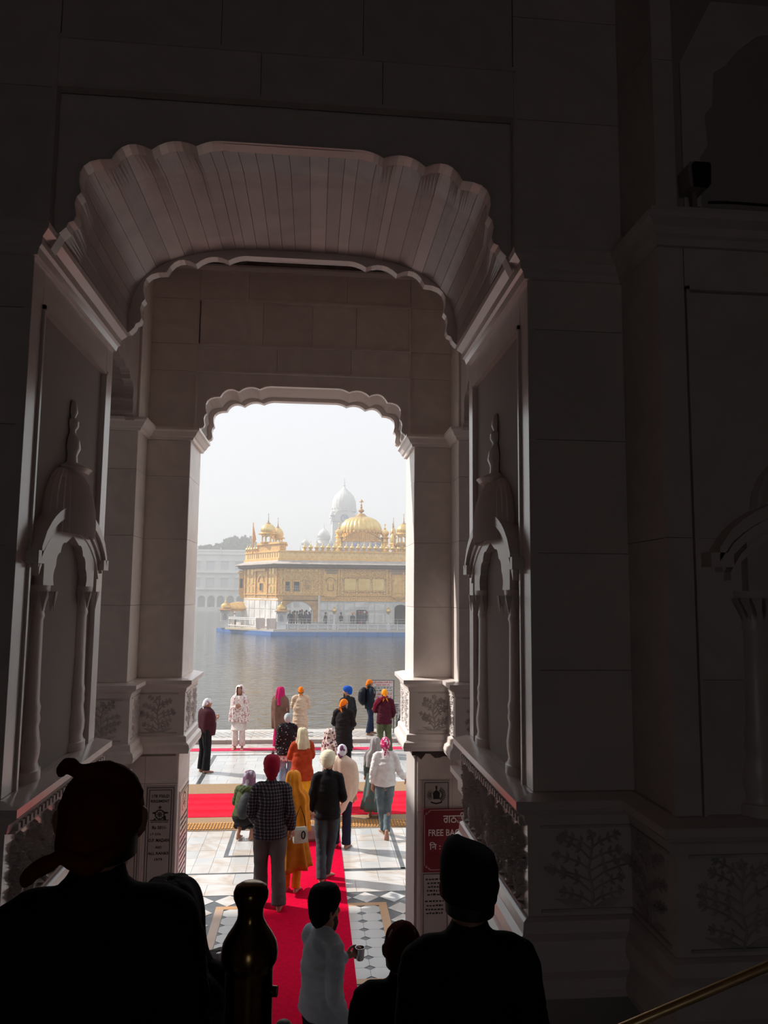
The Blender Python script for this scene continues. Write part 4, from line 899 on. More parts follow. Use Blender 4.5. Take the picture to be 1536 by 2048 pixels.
# small visitors on the walkway
FIG = [mat('fig_%s' % n, c, .8) for n, c in (('charcoal', (.03, .03, .035)), ('white', (.6, .6, .6)), ('maroon', (.25, .04, .06)), ('navy', (.04, .05, .12)), ('brown', (.12, .08, .06)), ('slate', (.10, .12, .14)))]
SKIN = mat('skin', (.38, .19, .12), .5, vcol=(.33, .16, .10), vscale=12)
def fig(x, y, z, h, m, label, group, hat=None):
    t = thing('person', label, 'person', (x, y, z), random.uniform(-3, 3), group)
    s = h/1.7; mb = MB(); E = lambda cx, cy, a, b, q, n=8: [(cx+a*math.cos(2*PI*i/n), cy+b*math.sin(2*PI*i/n), q*s) for i in range(n)]
    mb.tube([E(0, 0, .05, .05, 1.36), E(0, 0, .055, .055, 1.44), E(0, .0, .08, .09, 1.53), E(0, 0, .085, .095, 1.60), E(0, 0, .06, .07, 1.68), E(0, 0, .02, .02, 1.72)]); mb.build('head', SKIN, t, smooth=.8)
    mb = MB(); mb.tube([E(0, 0, .14, .10, .75), E(0, 0, .17, .11, .95), E(0, 0, .15, .10, 1.1), E(0, 0, .20, .12, 1.3), E(0, 0, .17, .09, 1.4), E(0, 0, .06, .06, 1.45)])
    for sd in (-1, 1): mb.tube([E(sd*.19, 0, .05, .05, 1.38), E(sd*.23, 0, .05, .055, 1.1), E(sd*.21, -.08, .035, .04, .82)])
    mb.build('shirt', m, t, smooth=.8); mb = MB()
    for sd in (-1, 1): mb.tube([E(sd*.09, 0, .09, .10, .85), E(sd*.09, 0, .075, .08, .5), E(sd*.10, 0, .055, .06, .08), E(sd*.10, -.04, .05, .11, .0)])
    mb.build('trousers', random.choice(FIG), t, smooth=.8)
    mb = MB(); mb.tube([E(0, .02, .09, .10, 1.58), E(0, .02, .12, .125, 1.64), E(0, .02, .10, .11, 1.74), E(0, .02, .03, .03, 1.80)]); mb.build('turban', hat or random.choice(FIG+[mat('fig_orange', (.8, .25, .03), .8)]), t, smooth=.8)
for i in range(11): fig(-2.2+.24*i+random.uniform(-.05, .05), 77.5+random.uniform(-.6, .8), .35, 1.6+random.uniform(-.1, .12), FIG[1] if i == 3 else random.choice(FIG), 'tiny figure in the crowd filling the dark water gate arch', 'crowd in the water gate arch')
for x, l in ((1.35, 'lone dark-clad figure on the walkway left of the first lamp post'), (2.9, 'dark-clad figure on the walkway just right of the first lamp post'), (4.05, 'dark-clad figure on the walkway left of the dark temple door')): fig(x, 75.6, .3, 1.6, FIG[0], l, None)
for i in range(4): fig(4.75+.24*i, 75.75+.1*i, .3, 1.7, random.choice([FIG[0], FIG[3], FIG[5]]), 'tiny dark figure crowded at the temple door', 'visitors at the temple door')
for x, y, l, m_ in ((-8.0, 80.6, 'white-clad figure at the left end of the gangway', FIG[1]), (-3.3, 76.4, 'dark figure between the cloth-covered stalls and the small kiosk', FIG[0])): fig(x, y, .2, 1.55, m_, l, None)
# bird
# ---------------------------------------------------------------- haze over the lake
m = bpy.data.materials.new('morning_haze'); m.use_nodes = True; N = m.node_tree; N.nodes.clear()
o_ = N.nodes.new('ShaderNodeOutputMaterial'); v = N.nodes.new('ShaderNodeVolumeScatter'); v.inputs['Color'].default_value = (.97, .985, 1, 1); v.inputs['Density'].default_value = .0054; v.inputs['Anisotropy'].default_value = .2
N.links.new(v.outputs[0], o_.inputs['Volume'])
HZ = MB().box(-230, 230, 24, 236, -.25, 32).build('morning_haze', m); setp(HZ, kind='stuff', label='pale morning haze over the lake', category='haze')
# ================================================================ PEOPLE
def V3(*a): return Vector(a)
def ring(c, a, b, d=None, n=20, up=None):
    """ellipse ring about c; a along x-ish, b along y-ish, normal d"""
    c = Vector(c)
    if d is None: X, Y = V3(1, 0, 0), V3(0, 1, 0)
    else:
        d = d.normalized(); X = V3(1, 0, 0)-d*d.x
        if X.length < .2: X = V3(0, 1, 0)-d*d.y
        X.normalize(); Y = d.cross(X)
    return [c+X*a*math.cos(2*PI*i/n)+Y*b*math.sin(2*PI*i/n) for i in range(n)]
def limb(mb, pts, rad, n=14, sub=3, cap=.5, k0=.6):
    """smooth tapered tube through pts with (a,b) radii, parallel frames"""
    P = [Vector(p) for p in pts]; Q = []; RR = []
    for k in range(len(P)-1):
        p0, p1, p2, p3 = P[max(k-1, 0)], P[k], P[k+1], P[min(k+2, len(P)-1)]
        for j in range(sub):
            t = j/sub; Q.append(.5*((2*p1)+(p2-p0)*t+(2*p0-5*p1+4*p2-p3)*t*t+(3*p1-p0-3*p2+p3)*t**3))
            r0, r1 = rad[k], rad[k+1]; t2 = t*t*(3-2*t); f = lambda r: r if isinstance(r, (tuple, list)) else (r, r)
            RR.append((f(r0)[0]*(1-t2)+f(r1)[0]*t2, f(r0)[1]*(1-t2)+f(r1)[1]*t2))
    Q.append(P[-1]); r = rad[-1]; RR.append(r if isinstance(r, (tuple, list)) else (r, r))
    T = [(Q[min(i+1, len(Q)-1)]-Q[max(i-1, 0)]).normalized() for i in range(len(Q))]
    X = V3(1, 0, 0)-T[0]*T[0].x
    if X.length < .3: X = V3(0, 1, 0)-T[0]*T[0].y
    X.normalize(); R = []
    for i in range(len(Q)):
        X = X-T[i]*X.dot(T[i]); X.normalize(); Y = T[i].cross(X)
        R.append([Q[i]+X*RR[i][0]*math.cos(2*PI*j/n)+Y*RR[i][1]*math.sin(2*PI*j/n) for j in range(n)])
    # round ends
    a0 = [Q[0]-T[0]*RR[0][0]*cap+(p-Q[0])*k0 for p in R[0]]; a1 = [Q[-1]+T[-1]*RR[-1][0]*cap+(p-Q[-1])*k0 for p in R[-1]]
    mb.tube([a0]+R+[a1]); return mb
def remesh(mb, name, m, par, vox, disp=None, smooth=2, **kw):
    me = bpy.data.meshes.new(name); me.from_pydata([tuple(v) for v in mb.v], [], mb.f)
    import bmesh
    b = bmesh.new(); b.from_mesh(me); bmesh.ops.recalc_face_normals(b, faces=b.faces); b.to_mesh(me); b.free()
    t = bpy.data.objects.new('tmp', me); C.objects.link(t)
    md = t.modifiers.new('r', 'REMESH'); md.mode = 'VOXEL'; md.voxel_size = vox
    if smooth: s = t.modifiers.new('s', 'SMOOTH'); s.factor = .5; s.iterations = smooth
    dg = bpy.context.evaluated_depsgraph_get(); ev = t.evaluated_get(dg); nm = bpy.data.meshes.new_from_object(ev)
    bpy.data.objects.remove(t); bpy.data.meshes.remove(me); nm.name = name
    if disp:
        nm.update(); vs_ = [(v.co.copy(), v.normal.copy()) for v in nm.vertices]
        for v, (c, n) in zip(nm.vertices, vs_): v.co = c+n*disp(c)
    nm.materials.clear(); nm.materials.append(m); nm.polygons.foreach_set('use_smooth', [True]*len(nm.polygons))
    o = bpy.data.objects.new(name, nm); C.objects.link(o); o.parent = par
    for k_, v in kw.items(): o[k_] = v
    return o
def wrinkle(amp, sc=(9, 9, 22), seed=0):
    def f(c): return amp*(noise.noise(V3(c.x*sc[0]+seed, c.y*sc[1], c.z*sc[2]))+.5*noise.noise(V3(c.x*sc[0]*2+seed, c.y*sc[1]*2, c.z*sc[2]*2)))
    return f
def folds(amp, k, c0=(0, 0), z0=1.4, z1=0, seed=0, tw=0):
    """vertical folds that deepen downwards"""
    def f(c):
        th = math.atan2(c.y-c0[1], c.x-c0[0]); t = min(1, max(0, (z0-c.z)/(z0-z1)))
        return amp*(.25+t)*(math.sin(k*th+tw*c.z+2*noise.noise(V3(math.cos(th)*1.5+seed, math.sin(th)*1.5, c.z*1.2)))*.7+noise.noise(V3(math.cos(th)*k*.6+seed, math.sin(th)*k*.6, c.z*2)))
    return f
DEF = dict(lean=0, side=0, ankL=(-.10, 0, .075), ankR=(.10, 0, .075), kneeL=None, kneeR=None, hipz=.92, elbL=(-.05, -.03, -.27), wrL=(-.06, .03, -.50), elbR=(.05, -.03, -.27), wrR=(.06, .03, -.50), turn=0, nod=0, pel=(0, 0), chest=None, footL=0, footR=0, sw=.155)
def skeleton(h, **o):
    J = dict(DEF); J.update(o); J['s'] = h/1.72; hz = J['hipz']; px, py = J['pel']; ln, sd = J['lean'], J['side']
    def sp(q): return V3(px+sd*q, py+math.sin(ln)*q, hz+math.cos(ln)*q)
    J['pelv'] = sp(.02); J['waist'] = sp(.18); J['chestp'] = sp(.38); J['neck'] = sp(.53); J['sp'] = sp
    fw = V3(0, math.cos(ln), -math.sin(ln)); J['fw'] = fw
    J['head'] = sp(.655)+V3(0, .02, 0)
    J['shL'] = sp(.455)+V3(-J['sw'], 0, 0); J['shR'] = sp(.455)+V3(J['sw'], 0, 0)
    for q in 'LR':
        sg = -1 if q == 'L' else 1
        J['hip'+q] = V3(px+sg*.09, py, hz); J['ank'+q] = V3(*J['ank'+q]); 
        if J['knee'+q] is None: J['knee'+q] = (J['hip'+q]+J['ank'+q])*.5+V3(0, .03, .02)
        else: J['knee'+q] = V3(*J['knee'+q])
        J['el'+q] = J['sh'+q]+V3(*J['elb'+q]); J['w'+q] = J['sh'+q]+V3(*J['wr'+q])
    return J
def hand(mb, w, d, inward, curl=.5, spread=1.0):
    """palm, four unequal bent fingers and a thumb; w wrist, d forearm direction, inward: palm side"""
    d = d.normalized(); inn = (inward-d*inward.dot(d)).normalized(); side = d.cross(inn)
    limb(mb, [w-d*.03, w+d*.02, w+d*.06, w+d*.088], [(.024, .022), (.034, .019), (.042, .017), (.038, .014)] if abs(side.x) < .5 else [(.022, .024), (.019, .034), (.017, .042), (.014, .038)], 12, 2)
    for i, L in enumerate((.068, .078, .073, .056)):
        o = (i-1.5)*.0215*spread; b = w+d*.085+side*o; 
        a1 = curl*.7; a2 = curl*1.6
        p1 = b+(d*math.cos(a1)+inn*math.sin(a1)+side*o*2)*L*.45; p2 = p1+(d*math.cos(a2)+inn*math.sin(a2))*L*.3; p3 = p2+(d*math.cos(a2+curl*.7)+inn*math.sin(a2+curl*.7))*L*.25
        limb(mb, [b-d*.015, p1, p2, p3], [.0095, .009, .0085, .007], 8, 2)
    t0 = w+d*.02-side*.028; t1 = w+d*.055-side*.055+inn*.012; t2 = w+d*.085-side*.058+inn*.028
    limb(mb, [t0, t1, t2], [.013, .0105, .0085], 8, 2)
def foot(mb, ank, yaw, lift=0):
    c, s = math.cos(yaw), math.sin(yaw); f = V3(-s, c, 0); r = V3(c, s, 0); f = (f*math.cos(lift)-V3(0, 0, 1)*math.sin(lift)); up = r.cross(f)
    b = ank-up*.075
    P = lambda x, y, z: b+r*x+f*y+up*z
    R = []
    for y, hw, z0, z1 in ((-.055, .022, .008, .05), (-.03, .032, .0, .085), (.02, .036, .0, .095), (.07, .040, .006, .068), (.12, .046, .003, .045), (.155, .046, .0, .032), (.17, .040, .004, .024)):
        zc, zh = (z0+z1)/2, (z1-z0)/2; R.append([P(hw*math.cos(2*PI*i/14), y, zc+zh*math.sin(2*PI*i/14)) for i in range(14)])
    mb.tube(R)
    for i, (x, L, rr) in enumerate(((-.032, .040, .013), (-.011, .036, .009), (.006, .032, .0085), (.022, .027, .008), (.036, .02, .008))):
        xs_ = x if yaw <= 9 else x
        limb(mb, [P(x, .155, .013), P(x, .165+L*.5, .014), P(x, .165+L, .010)], [rr, rr, rr*.85], 8, 1)
def head_shape(mb, J):
    ce = J['head']; tz, nd = J['turn'], J['nod']+J['lean']*.4
    M = Matrix.Rotation(tz, 3, 'Z') @ Matrix.Rotation(-nd, 3, 'X')
    J['HM'] = M; P = lambda x, y, z: ce+M @ V3(x, y, z); J['HP'] = P
    R = []
    for z, rx, ry, cy_ in ((-.125, .022, .022, .060), (-.112, .042, .046, .038), (-.085, .056, .070, .020), (-.05, .066, .084, .010), (-.01, .073, .092, .002), (.03, .076, .097, -.002), (.065, .072, .092, -.006), (.095, .055, .072, -.008), (.115, .022, .03, -.008)):
        R.append([P(rx*math.cos(2*PI*i/20)*(1-.10*max(0, math.sin(2*PI*i/20))), cy_+ry*math.sin(2*PI*i/20), z) for i in range(20)])
    mb.tube(R)
    limb(mb, [P(0, .088, .028), P(0, .103, .0), P(0, .112, -.024), P(0, .096, -.036)], [.009, .010, .014, .009], 8, 2)   # nose
    for s in (-1, 1):
        limb(mb, [P(s*.052, .074, .036), P(s*.028, .091, .038), P(s*.008, .094, .034)], [.007, .008, .006], 6, 1)     # brow
        limb(mb, [P(s*.073, -.002, .032), P(s*.088, -.012, .024), P(s*.087, -.010, -.006), P(s*.074, .0, -.030)], [.007, .012, .011, .008], 8, 2)    # ear
        limb(mb, [P(s*.012, .092, -.038), P(s*.02, .086, -.042)], [.006, .005], 6, 1)
    limb(mb, [P(-.024, .087, -.060), P(0, .096, -.057), P(.024, .087, -.060)], [.005, .0065, .005], 6, 2)
    limb(mb, [P(-.020, .085, -.070), P(0, .094, -.071), P(.020, .085, -.070)], [.005, .007, .005], 6, 2)
    limb(mb, [J['neck']+V3(0, 0, -.05), J['neck']+V3(0, .0, .02), P(0, -.012, -.07), P(0, -.01, -.02)], [(.075, .06), (.054, .056), (.052, .056), (.05, .055)], 14, 2)
def body(J, par, vox=.011, skin=None):
    mb = MB(); head_shape(mb, J); sp, fw = J['sp'], J['fw']; ax = (sp(1)-sp(0)).normalized()
    limb(mb, [sp(-.06), sp(.02), sp(.16), sp(.30), sp(.42), sp(.50)], [(.12, .09), (.155, .105), (.125, .09), (.145, .10), (.15, .09), (.08, .06)], 18, 2)
    for q in 'LR':
        sg = -1 if q == 'L' else 1
        limb(mb, [J['hip'+q], (J['hip'+q]+J['knee'+q])*.5, J['knee'+q], (J['knee'+q]*.65+J['ank'+q]*.35)-fw*.01, J['ank'+q]+V3(0, 0, .02), J['ank'+q]-V3(0, 0, .02)], [.078, .068, .05, .052, .034, .033], 12, 2)
        foot(mb, J['ank'+q], J['foot'+q]-sg*.15 if q == 'L' else J['foot'+q]-.15, J.get('lift'+q, 0))
        limb(mb, [J['sh'+q]-V3(sg*.06, 0, 0), J['sh'+q], (J['sh'+q]+J['el'+q])*.5, J['el'+q], (J['el'+q]+J['w'+q])*.5, J['w'+q]], [.05, .052, .045, .037, .036, .025], 12, 2)
        d = J['w'+q]-J['el'+q]; inn = V3(-sg, .15, 0) if abs(d.normalized().x) < .7 else V3(0, -1, .3)
        hand(mb, J['w'+q], d, J.get('palm'+q) or inn, J.get('curl', .45))
    s = J['s']; mb.v = [tuple(Vector(v)*s) for v in mb.v]
    return remesh(mb, 'body', skin or SKIN, par, vox*s, None, 1)
def scaled(mb, J): s = J['s']; mb.v = [tuple(Vector(v)*s) for v in mb.v]; return mb
def eyes(J, par):
    P = J['HP']; s = J['s']
    for sg in (-1, 1):
        mb = MB(); c = P(sg*.031, .079, .014); n = 10
        mb.tube([[c+J['HM'] @ V3(.0135*math.sin(ph)*math.cos(2*PI*i/n), .0125*math.cos(ph), .0095*math.sin(ph)*math.sin(2*PI*i/n)) for i in range(n)] for ph in (.15, .6, 1.1, 1.57)]); scaled(mb, J); e = mb.build('eye', mat('eye_white', (.7, .68, .65), .3), par, smooth=True)
        mb = MB(); c2 = P(sg*.031, .0915, .014); mb.tube([[c2+J['HM'] @ V3(r*math.cos(2*PI*i/n), y, r*math.sin(2*PI*i/n)) for i in range(n)] for r, y in ((.0058, -.003), (.0058, .0), (.003, .0012))]); scaled(mb, J); mb.build('iris', mat('iris_dark', (.02, .012, .008), .2), e)
def top(J, par, m, hem=-.10, loose=.02, sleeve=1.0, name='shirt', amp=.006, flare=0, vox=.013, seed=0, belly=0, collar=True, puff=0, disp=None):
    mb = MB(); sp = J['sp']; L = loose
    pts = [sp(hem), sp(min(hem+.12, .0)), sp(.06), sp(.17), sp(.30), sp(.42), sp(.50), sp(.545)]
    rad = [(.165+L+flare, .115+L+flare), (.16+L+flare*.6, .115+L+flare*.6), (.155+L, .11+L), (.14+L+belly, .10+L+belly), (.148+L*.9, .108+L), (.138+L*.6, .094+L*.8), (.088+L*.4, .068+L*.4), (.062, .060)]
    limb(mb, pts, rad, 24, 3, .05, .9)
    for q in 'LR':
        sg = -1 if q == 'L' else 1; a, e, w_ = J['sh'+q], J['el'+q], J['w'+q]; r0 = .047+L*.62
        path = [a-V3(sg*.08, 0, -.01), a+V3(sg*.0, 0, .0), a*.5+e*.5, e]
        rr = [r0+.004, r0+.002, r0-.004, r0-.008]
        if sleeve > .6: path += [e*.5+w_*.5, w_-(w_-e)*(.02 if sleeve >= 1 else 1-sleeve)]; rr += [r0-.012, r0-.020+puff*.3]
        limb(mb, path, rr, 14, 3, .2, .8)
    if collar: limb(mb, [sp(.50), J['neck']+V3(0, 0, .035)], [(.068, .066), (.060, .060)], 16, 2)
    scaled(mb, J); s = J['s']
    return remesh(mb, name, m, par, vox*s, disp or wrinkle(amp, seed=seed), 2)
def trousers(J, par, m, loose=.012, amp=.004, to=1.0, name='trousers', vox=.012, seed=3, waist=.06):
    mb = MB(); sp = J['sp']
    limb(mb, [J['pelv']-V3(0, 0, .05), sp(.0), sp(waist), sp(waist+.06)], [(.14+loose, .10+loose), (.158+loose, .118+loose), (.15+loose, .108+loose), (.14+loose, .10+loose)], 20, 2)
    for q in 'LR':
        h_, k_, a_ = J['hip'+q], J['knee'+q], J['ank'+q]; en = k_+(a_-k_)*to
        limb(mb, [h_+V3(0, 0, .02), h_*.5+k_*.5, k_, k_*.5+en*.5, en+V3(0, 0, .0)], [.086+loose, .078+loose, .056+loose, .050+loose*1.4, .042+loose*1.8], 16, 3, .05, .9)
    scaled(mb, J); s = J['s']; return remesh(mb, name, m, par, vox*s, wrinkle(amp, (7, 7, 16), seed), 2)
def drape(J, par, name, m, rings, k=9, amp=.012, n=72, z0=1.5, z1=.3, seed=0, tw=0, thick=.006, fr=None, smooth=True):
    """cloth hanging in rings (x,y,z,rx,ry[,tilt]) with folds; a closed thin shell"""
    R = []; s = J['s']
    for x, y, z, rx, ry, *tl in rings:
        row = []; t = min(1, max(0, (z0-z)/(z0-z1)))
        for i in range(n):
            th = 2*PI*i/n; a = amp*(.35+1.15*t)*(math.sin(k*th+tw*z+2.2*noise.noise(V3(math.cos(th)*1.3+seed, math.sin(th)*1.3, z*1.1)))+.9*noise.noise(V3(math.cos(th)*k*.5+seed, math.sin(th)*k*.5, z*2.5)))
            dz = (tl[0] if tl else 0)*math.cos(th)+(tl[1] if len(tl) > 1 else 0)*math.sin(th)+.02*t*noise.noise(V3(th*2, seed, 0))
            row.append(V3(x+(rx+a)*math.cos(th), y+(ry+a)*math.sin(th), z+dz)*s)
        R.append(row)
    # refine with smooth interpolation
    R2 = []
    for a in range(len(R)-1):
        p0, p1, p2, p3 = R[max(a-1, 0)], R[a], R[a+1], R[min(a+2, len(R)-1)]
        for j in range(4):
            t = j/4; R2.append([.5*((2*p1[i])+(p2[i]-p0[i])*t+(2*p0[i]-5*p1[i]+4*p2[i]-p3[i])*t*t+(3*p1[i]-p0[i]-3*p2[i]+p3[i])*t**3) for i in range(n)])
    R2.append(R[-1]); cen = [sum(r, V3(0, 0, 0))/n for r in R2]
    inner = [[c+(p-c)*(1-thick/max((p-c).length, .02)) for p in r] for r, c in zip(R2, cen)]
    mb = MB(); tp = rings[0][3] > rings[0][4]*0 and True
    RR = [inner[k_] for k_ in range(len(inner)-1, -1, -1)]+R2
    # start inside top -> down inside? build: inside bottom..inside top, outside top..outside bottom, join bottom
    nn = n; vs_ = [p for r in RR for p in r]; fs = []
    for k_ in range(len(RR)-1):
        for i in range(nn): j = (i+1) % nn; fs.append((k_*nn+i, k_*nn+j, (k_+1)*nn+j, (k_+1)*nn+i))
    last = len(RR)-1
    for i in range(nn): j = (i+1) % nn; fs.append((last*nn+i, last*nn+j, j, i))
    mb.add(vs_, fs); return fixn(mb.build(name, m, par, smooth=smooth))
def dastar(J, par, m, kind='round', name='turban', scale=1.0):
    """layered wound turban"""
    P = J['HP']; s = J['s']; R = []; n = 40; S = scale
    prof = [(-.03, .070, .083), (-.012, .088, .104), (.02, .098, .118), (.055, .104, .124), (.09, .100, .118), (.118, .086, .10), (.14, .060, .072), (.152, .028, .034), (.155, .006, .008)]
    if kind == 'tall': prof = [(-.06, .060, .072), (-.035, .080, .098), (.0, .094, .116), (.045, .106, .128), (.09, .106, .126), (.135, .096, .112), (.162, .074, .088), (.176, .044, .052), (.181, .01, .012)]
    fine = []
    for a, b in zip(prof[:-1], prof[1:]):
        for j in range(4): t = j/4; fine.append(tuple(a[i]*(1-t)+b[i]*t for i in range(3)))
    fine.append(prof[-1])
    for z, rx, ry in fine:
        row = []
        for i in range(n):
            th = 2*PI*i/n; fr = math.sin(th)     # +y is front
            q = z*95+abs(math.cos(th))*2.6*(1 if fr > -.2 else .5)+(.8 if math.cos(th) > 0 else 0); st = (q % 1.0)
            d = .0065*(1-st) if rx > .03 else 0
            zt = -.035*(-fr)*max(0, 1-(z+.06)/.2)+ (.018*fr if z < .03 else 0)
            row.append(P((rx+d)*S*math.cos(th), -.012+(ry+d)*S*math.sin(th), z+.012+zt))
        R.append(row)
    mb = MB(); mb.tube(R); scaled(mb, J); return mb.build(name, m, par, smooth=.9)
def ramaal(J, par, m, tail=True, name='headscarf', low=-.05, seed=0, knot=1.0, peak=0):
    """kerchief tied over the head, knot and tails at the nape"""
    P = J['HP']; R = []; n = 36
    for t in [i/12 for i in range(13)]:
        a = t*PI*.5; zc = .115*math.cos(a)+.008; row = []
        for i in range(n):
            th = 2*PI*i/n; fr = math.sin(th); rr = math.sin(a) if t > 0 else .02
            w_ = .004*math.sin(5*th+seed+t*4)*t+.006*noise.noise(V3(math.cos(th)*3+seed, math.sin(th)*3, t*4))
            drop = -(.05 if fr < 0 else .0)*max(0, -fr)*t**3+.02*max(0, fr)*t**3
            row.append(P((.086*rr+w_)*math.cos(th), -.008+(.108*rr+w_)*math.sin(th)-.012*t*(fr < -.5), zc+drop+(.03 if False else 0)+peak*max(0, 1-t*3)))
        R.append(row)
    R.append([P(.083*math.cos(2*PI*i/n), -.008+.102*math.sin(2*PI*i/n), -.0+(.03 if math.sin(2*PI*i/n) > 0 else low*abs(math.sin(2*PI*i/n)))) for i in range(n)])
    mb = MB(); mb.tube(R); 
    if tail:
        kk = [P(0, -.118, low+.005)]
        limb(mb, [P(-.018*knot, -.118, low+.005), P(.018*knot, -.12, low)], [.017*knot, .016*knot], 8, 2)
        for sg in (-1, 1):
            a, b, c = P(sg*.008, -.12, low), P(sg*.03*knot+.01, -.135, low-.06*knot), P(sg*.05*knot+.02, -.125, low-.11*knot)
            mb.add([a, b+V3(-.02, 0, 0), b+V3(.02, 0, 0), c, a+V3(0, .006, 0), b+V3(-.02, .006, 0), b+V3(.02, .006, 0), c+V3(0, .006, 0)], [(0, 1, 3, 2), (4, 6, 7, 5), (0, 4, 5, 1), (1, 5, 7, 3), (3, 7, 6, 2), (2, 6, 4, 0)])
    scaled(mb, J); return mb.build(name, m, par, smooth=.9)
def veil(J, par, m, name='headscarf', down=.45, wide=.24, amp=.018, seed=0, back=True, fringe=0, openf=.0, k=8):
    """scarf over the head falling on the shoulders"""
    h = J['head']; s = J['s']; z = h.z; x, y = h.x, h.y
    rg = [(x, y-.012, z+.142, .02, .025), (x, y-.012, z+.132, .065, .08), (x, y-.012, z+.095, .095, .113), (x, y-.018, z+.03, .110, .128), (x, y-.026, z-.05, .114, .132), (x*.8, y*.9-.032, z-.12, .135, .138), (x*.6, y*.75-.02, z-.18, max(.15, wide*.84), .15), (x*.4, y*.6-.01, z-.26, wide, .16)]
    nsp = int(down/.12)
    for i in range(nsp): rg.append((x*.3, y*.5-.01, z-.36-.12*i, wide+.01*i, .165+.008*i))
    o = drape(J, par, name, m, rg, k=k, amp=amp, z0=z+.1, z1=z-.6, seed=seed)
    # open the face: push vertices in front of the face outwards/away by deleting faces there
    import bmesh
    b = bmesh.new(); b.from_mesh(o.data); HM = J['HM']; F_ = HM @ V3(0, 1, 0); hc = h*s; dl = []
    for f in b.faces:
        c = f.calc_center_median()-hc; fy = c.dot(F_); fx = abs(c.dot(HM @ V3(1, 0, 0)))
        if fy > .02*s and fx < .072*s and -.13*s < c.z < .10*s: dl.append(f)
    bmesh.ops.delete(b, geom=dl, context='FACES'); b.to_mesh(o.data); b.free(); return o
def beard(J, par, m):
    P = J['HP']; mb = MB(); limb(mb, [P(0, .03, -.04), P(0, .055, -.09), P(0, .07, -.145)], [(.066, .05), (.054, .045), (.02, .02)], 14, 3); scaled(mb, J); return remesh(mb, 'beard', m, par, .01*J['s'], wrinkle(.003, (30, 30, 60)), 1)
def hair(J, par, m=None, low=-.06):
    P = J['HP']; R = []; n = 28
    for t in [i/8 for i in range(9)]:
        a = t*PI*.5; rr = max(.03, math.sin(a)); R.append([P(.080*rr*math.cos(2*PI*i/n), -.010+.101*rr*math.sin(2*PI*i/n), .122*math.cos(a)+(.03 if math.sin(2*PI*i/n) > .2 else 0)*t**4) for i in range(n)])
    R.append([P(.076*math.cos(2*PI*i/n), -.014+(.090 if math.sin(2*PI*i/n) < 0 else .09)*math.sin(2*PI*i/n), (.045 if math.sin(2*PI*i/n) > .2 else low)) for i in range(n)])
    mb = MB(); mb.tube(R); scaled(mb, J); return mb.build('hair', m or HAIR, par, smooth=.9)
def person(label, x, y, z, h, rz=0, group=None, **pose):
    t = thing('person', label, 'person', (x, y, z), rz, group); J = skeleton(h, **pose); b = body(J, t, pose.get('vox', .011), pose.get('skin')); return t, J
HAIR = mat('black_hair', (.012, .010, .009), .5); BEARD = mat('dark_beard', (.03, .025, .022), .8)
def cloth(n, c, v=None, **k):
    kw = dict(spec=.12, rough=.85, vcol=v or tuple(q*.78 for q in c), vscale=14, bump=.25, bscale=160); kw.update(k); return mat(n, c, **kw)
def grid_cloth(name, base, line, sx, wline=.25, base2=None, mode='plaid'):
    if name in MATS: return MATS[name]
    m = bpy.data.materials.new(name); m.use_nodes = True; N = m.node_tree; L = N.links; p = N.nodes['Principled BSDF']; p.inputs['Roughness'].default_value = .85; p.inputs['Specular IOR Level'].default_value = .12
    tc = N.nodes.new('ShaderNodeTexCoord'); sp = N.nodes.new('ShaderNodeSeparateXYZ'); L.new(tc.outputs['Object'], sp.inputs[0])
    def M(op, a, b=None):
        q = N.nodes.new('ShaderNodeMath'); q.operation = op
        for i, v in enumerate((a, b)):
            if v is None: continue
            if isinstance(v, (int, float)): q.inputs[i].default_value = v
            else: L.new(v, q.inputs[i])
        return q.outputs[0]
    if mode == 'plaid':
        def st(ch, ph): return M('LESS_THAN', M('FRACT', M('ADD', M('MULTIPLY', ch, sx), ph)), wline)
        hx = M('ADD', sp.outputs[0], M('MULTIPLY', sp.outputs[1], .55))
        a, b = st(hx, .1), st(sp.outputs[2], .3); f = M('MULTIPLY', M('ADD', a, b), .5)
        r = N.nodes.new('ShaderNodeValToRGB'); r.color_ramp.interpolation = 'CONSTANT'; e = r.color_ramp.elements; e[0].color = (*base, 1); e[1].position = .4; e[1].color = (*(base2 or line), 1); q = e.new(.8); q.color = (*line, 1); L.new(f, r.inputs[0])
    else:
        t = N.nodes.new('ShaderNodeTexVoronoi'); t.inputs['Scale'].default_value = sx; L.new(tc.outputs['Object'], t.inputs['Vector'])
        if mode == 'floral': t2 = N.nodes.new('ShaderNodeTexNoise'); t2.inputs['Scale'].default_value = sx; t2.inputs['Detail'].default_value = 4; L.new(tc.outputs['Object'], t2.inputs['Vector']); src = M('ADD', M('MULTIPLY', t.outputs['Distance'], .5), t2.outputs['Fac'])
        else: src = t.outputs['Distance']
        r = N.nodes.new('ShaderNodeValToRGB'); e = r.color_ramp.elements; e[0].position = wline; e[0].color = (*line, 1); e[1].position = wline+.06; e[1].color = (*base, 1); L.new(src, r.inputs[0])
    L.new(r.outputs[0], p.inputs['Base Color']); MATS[name] = m; return m
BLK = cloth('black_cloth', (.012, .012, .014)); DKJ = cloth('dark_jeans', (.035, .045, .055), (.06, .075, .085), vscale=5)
NAVY = cloth('navy_cloth', (.018, .022, .045)); ORG = cloth('orange_cloth', (.85, .20, .015)); WHC = cloth('white_cloth', (.70, .69, .68), (.60, .59, .60))
MAR = cloth('maroon_wool', (.075, .012, .025)); CRM = cloth('cream_cloth', (.68, .55, .43), (.60, .47, .36)); OLV = cloth('olive_cloth', (.11, .12, .065))
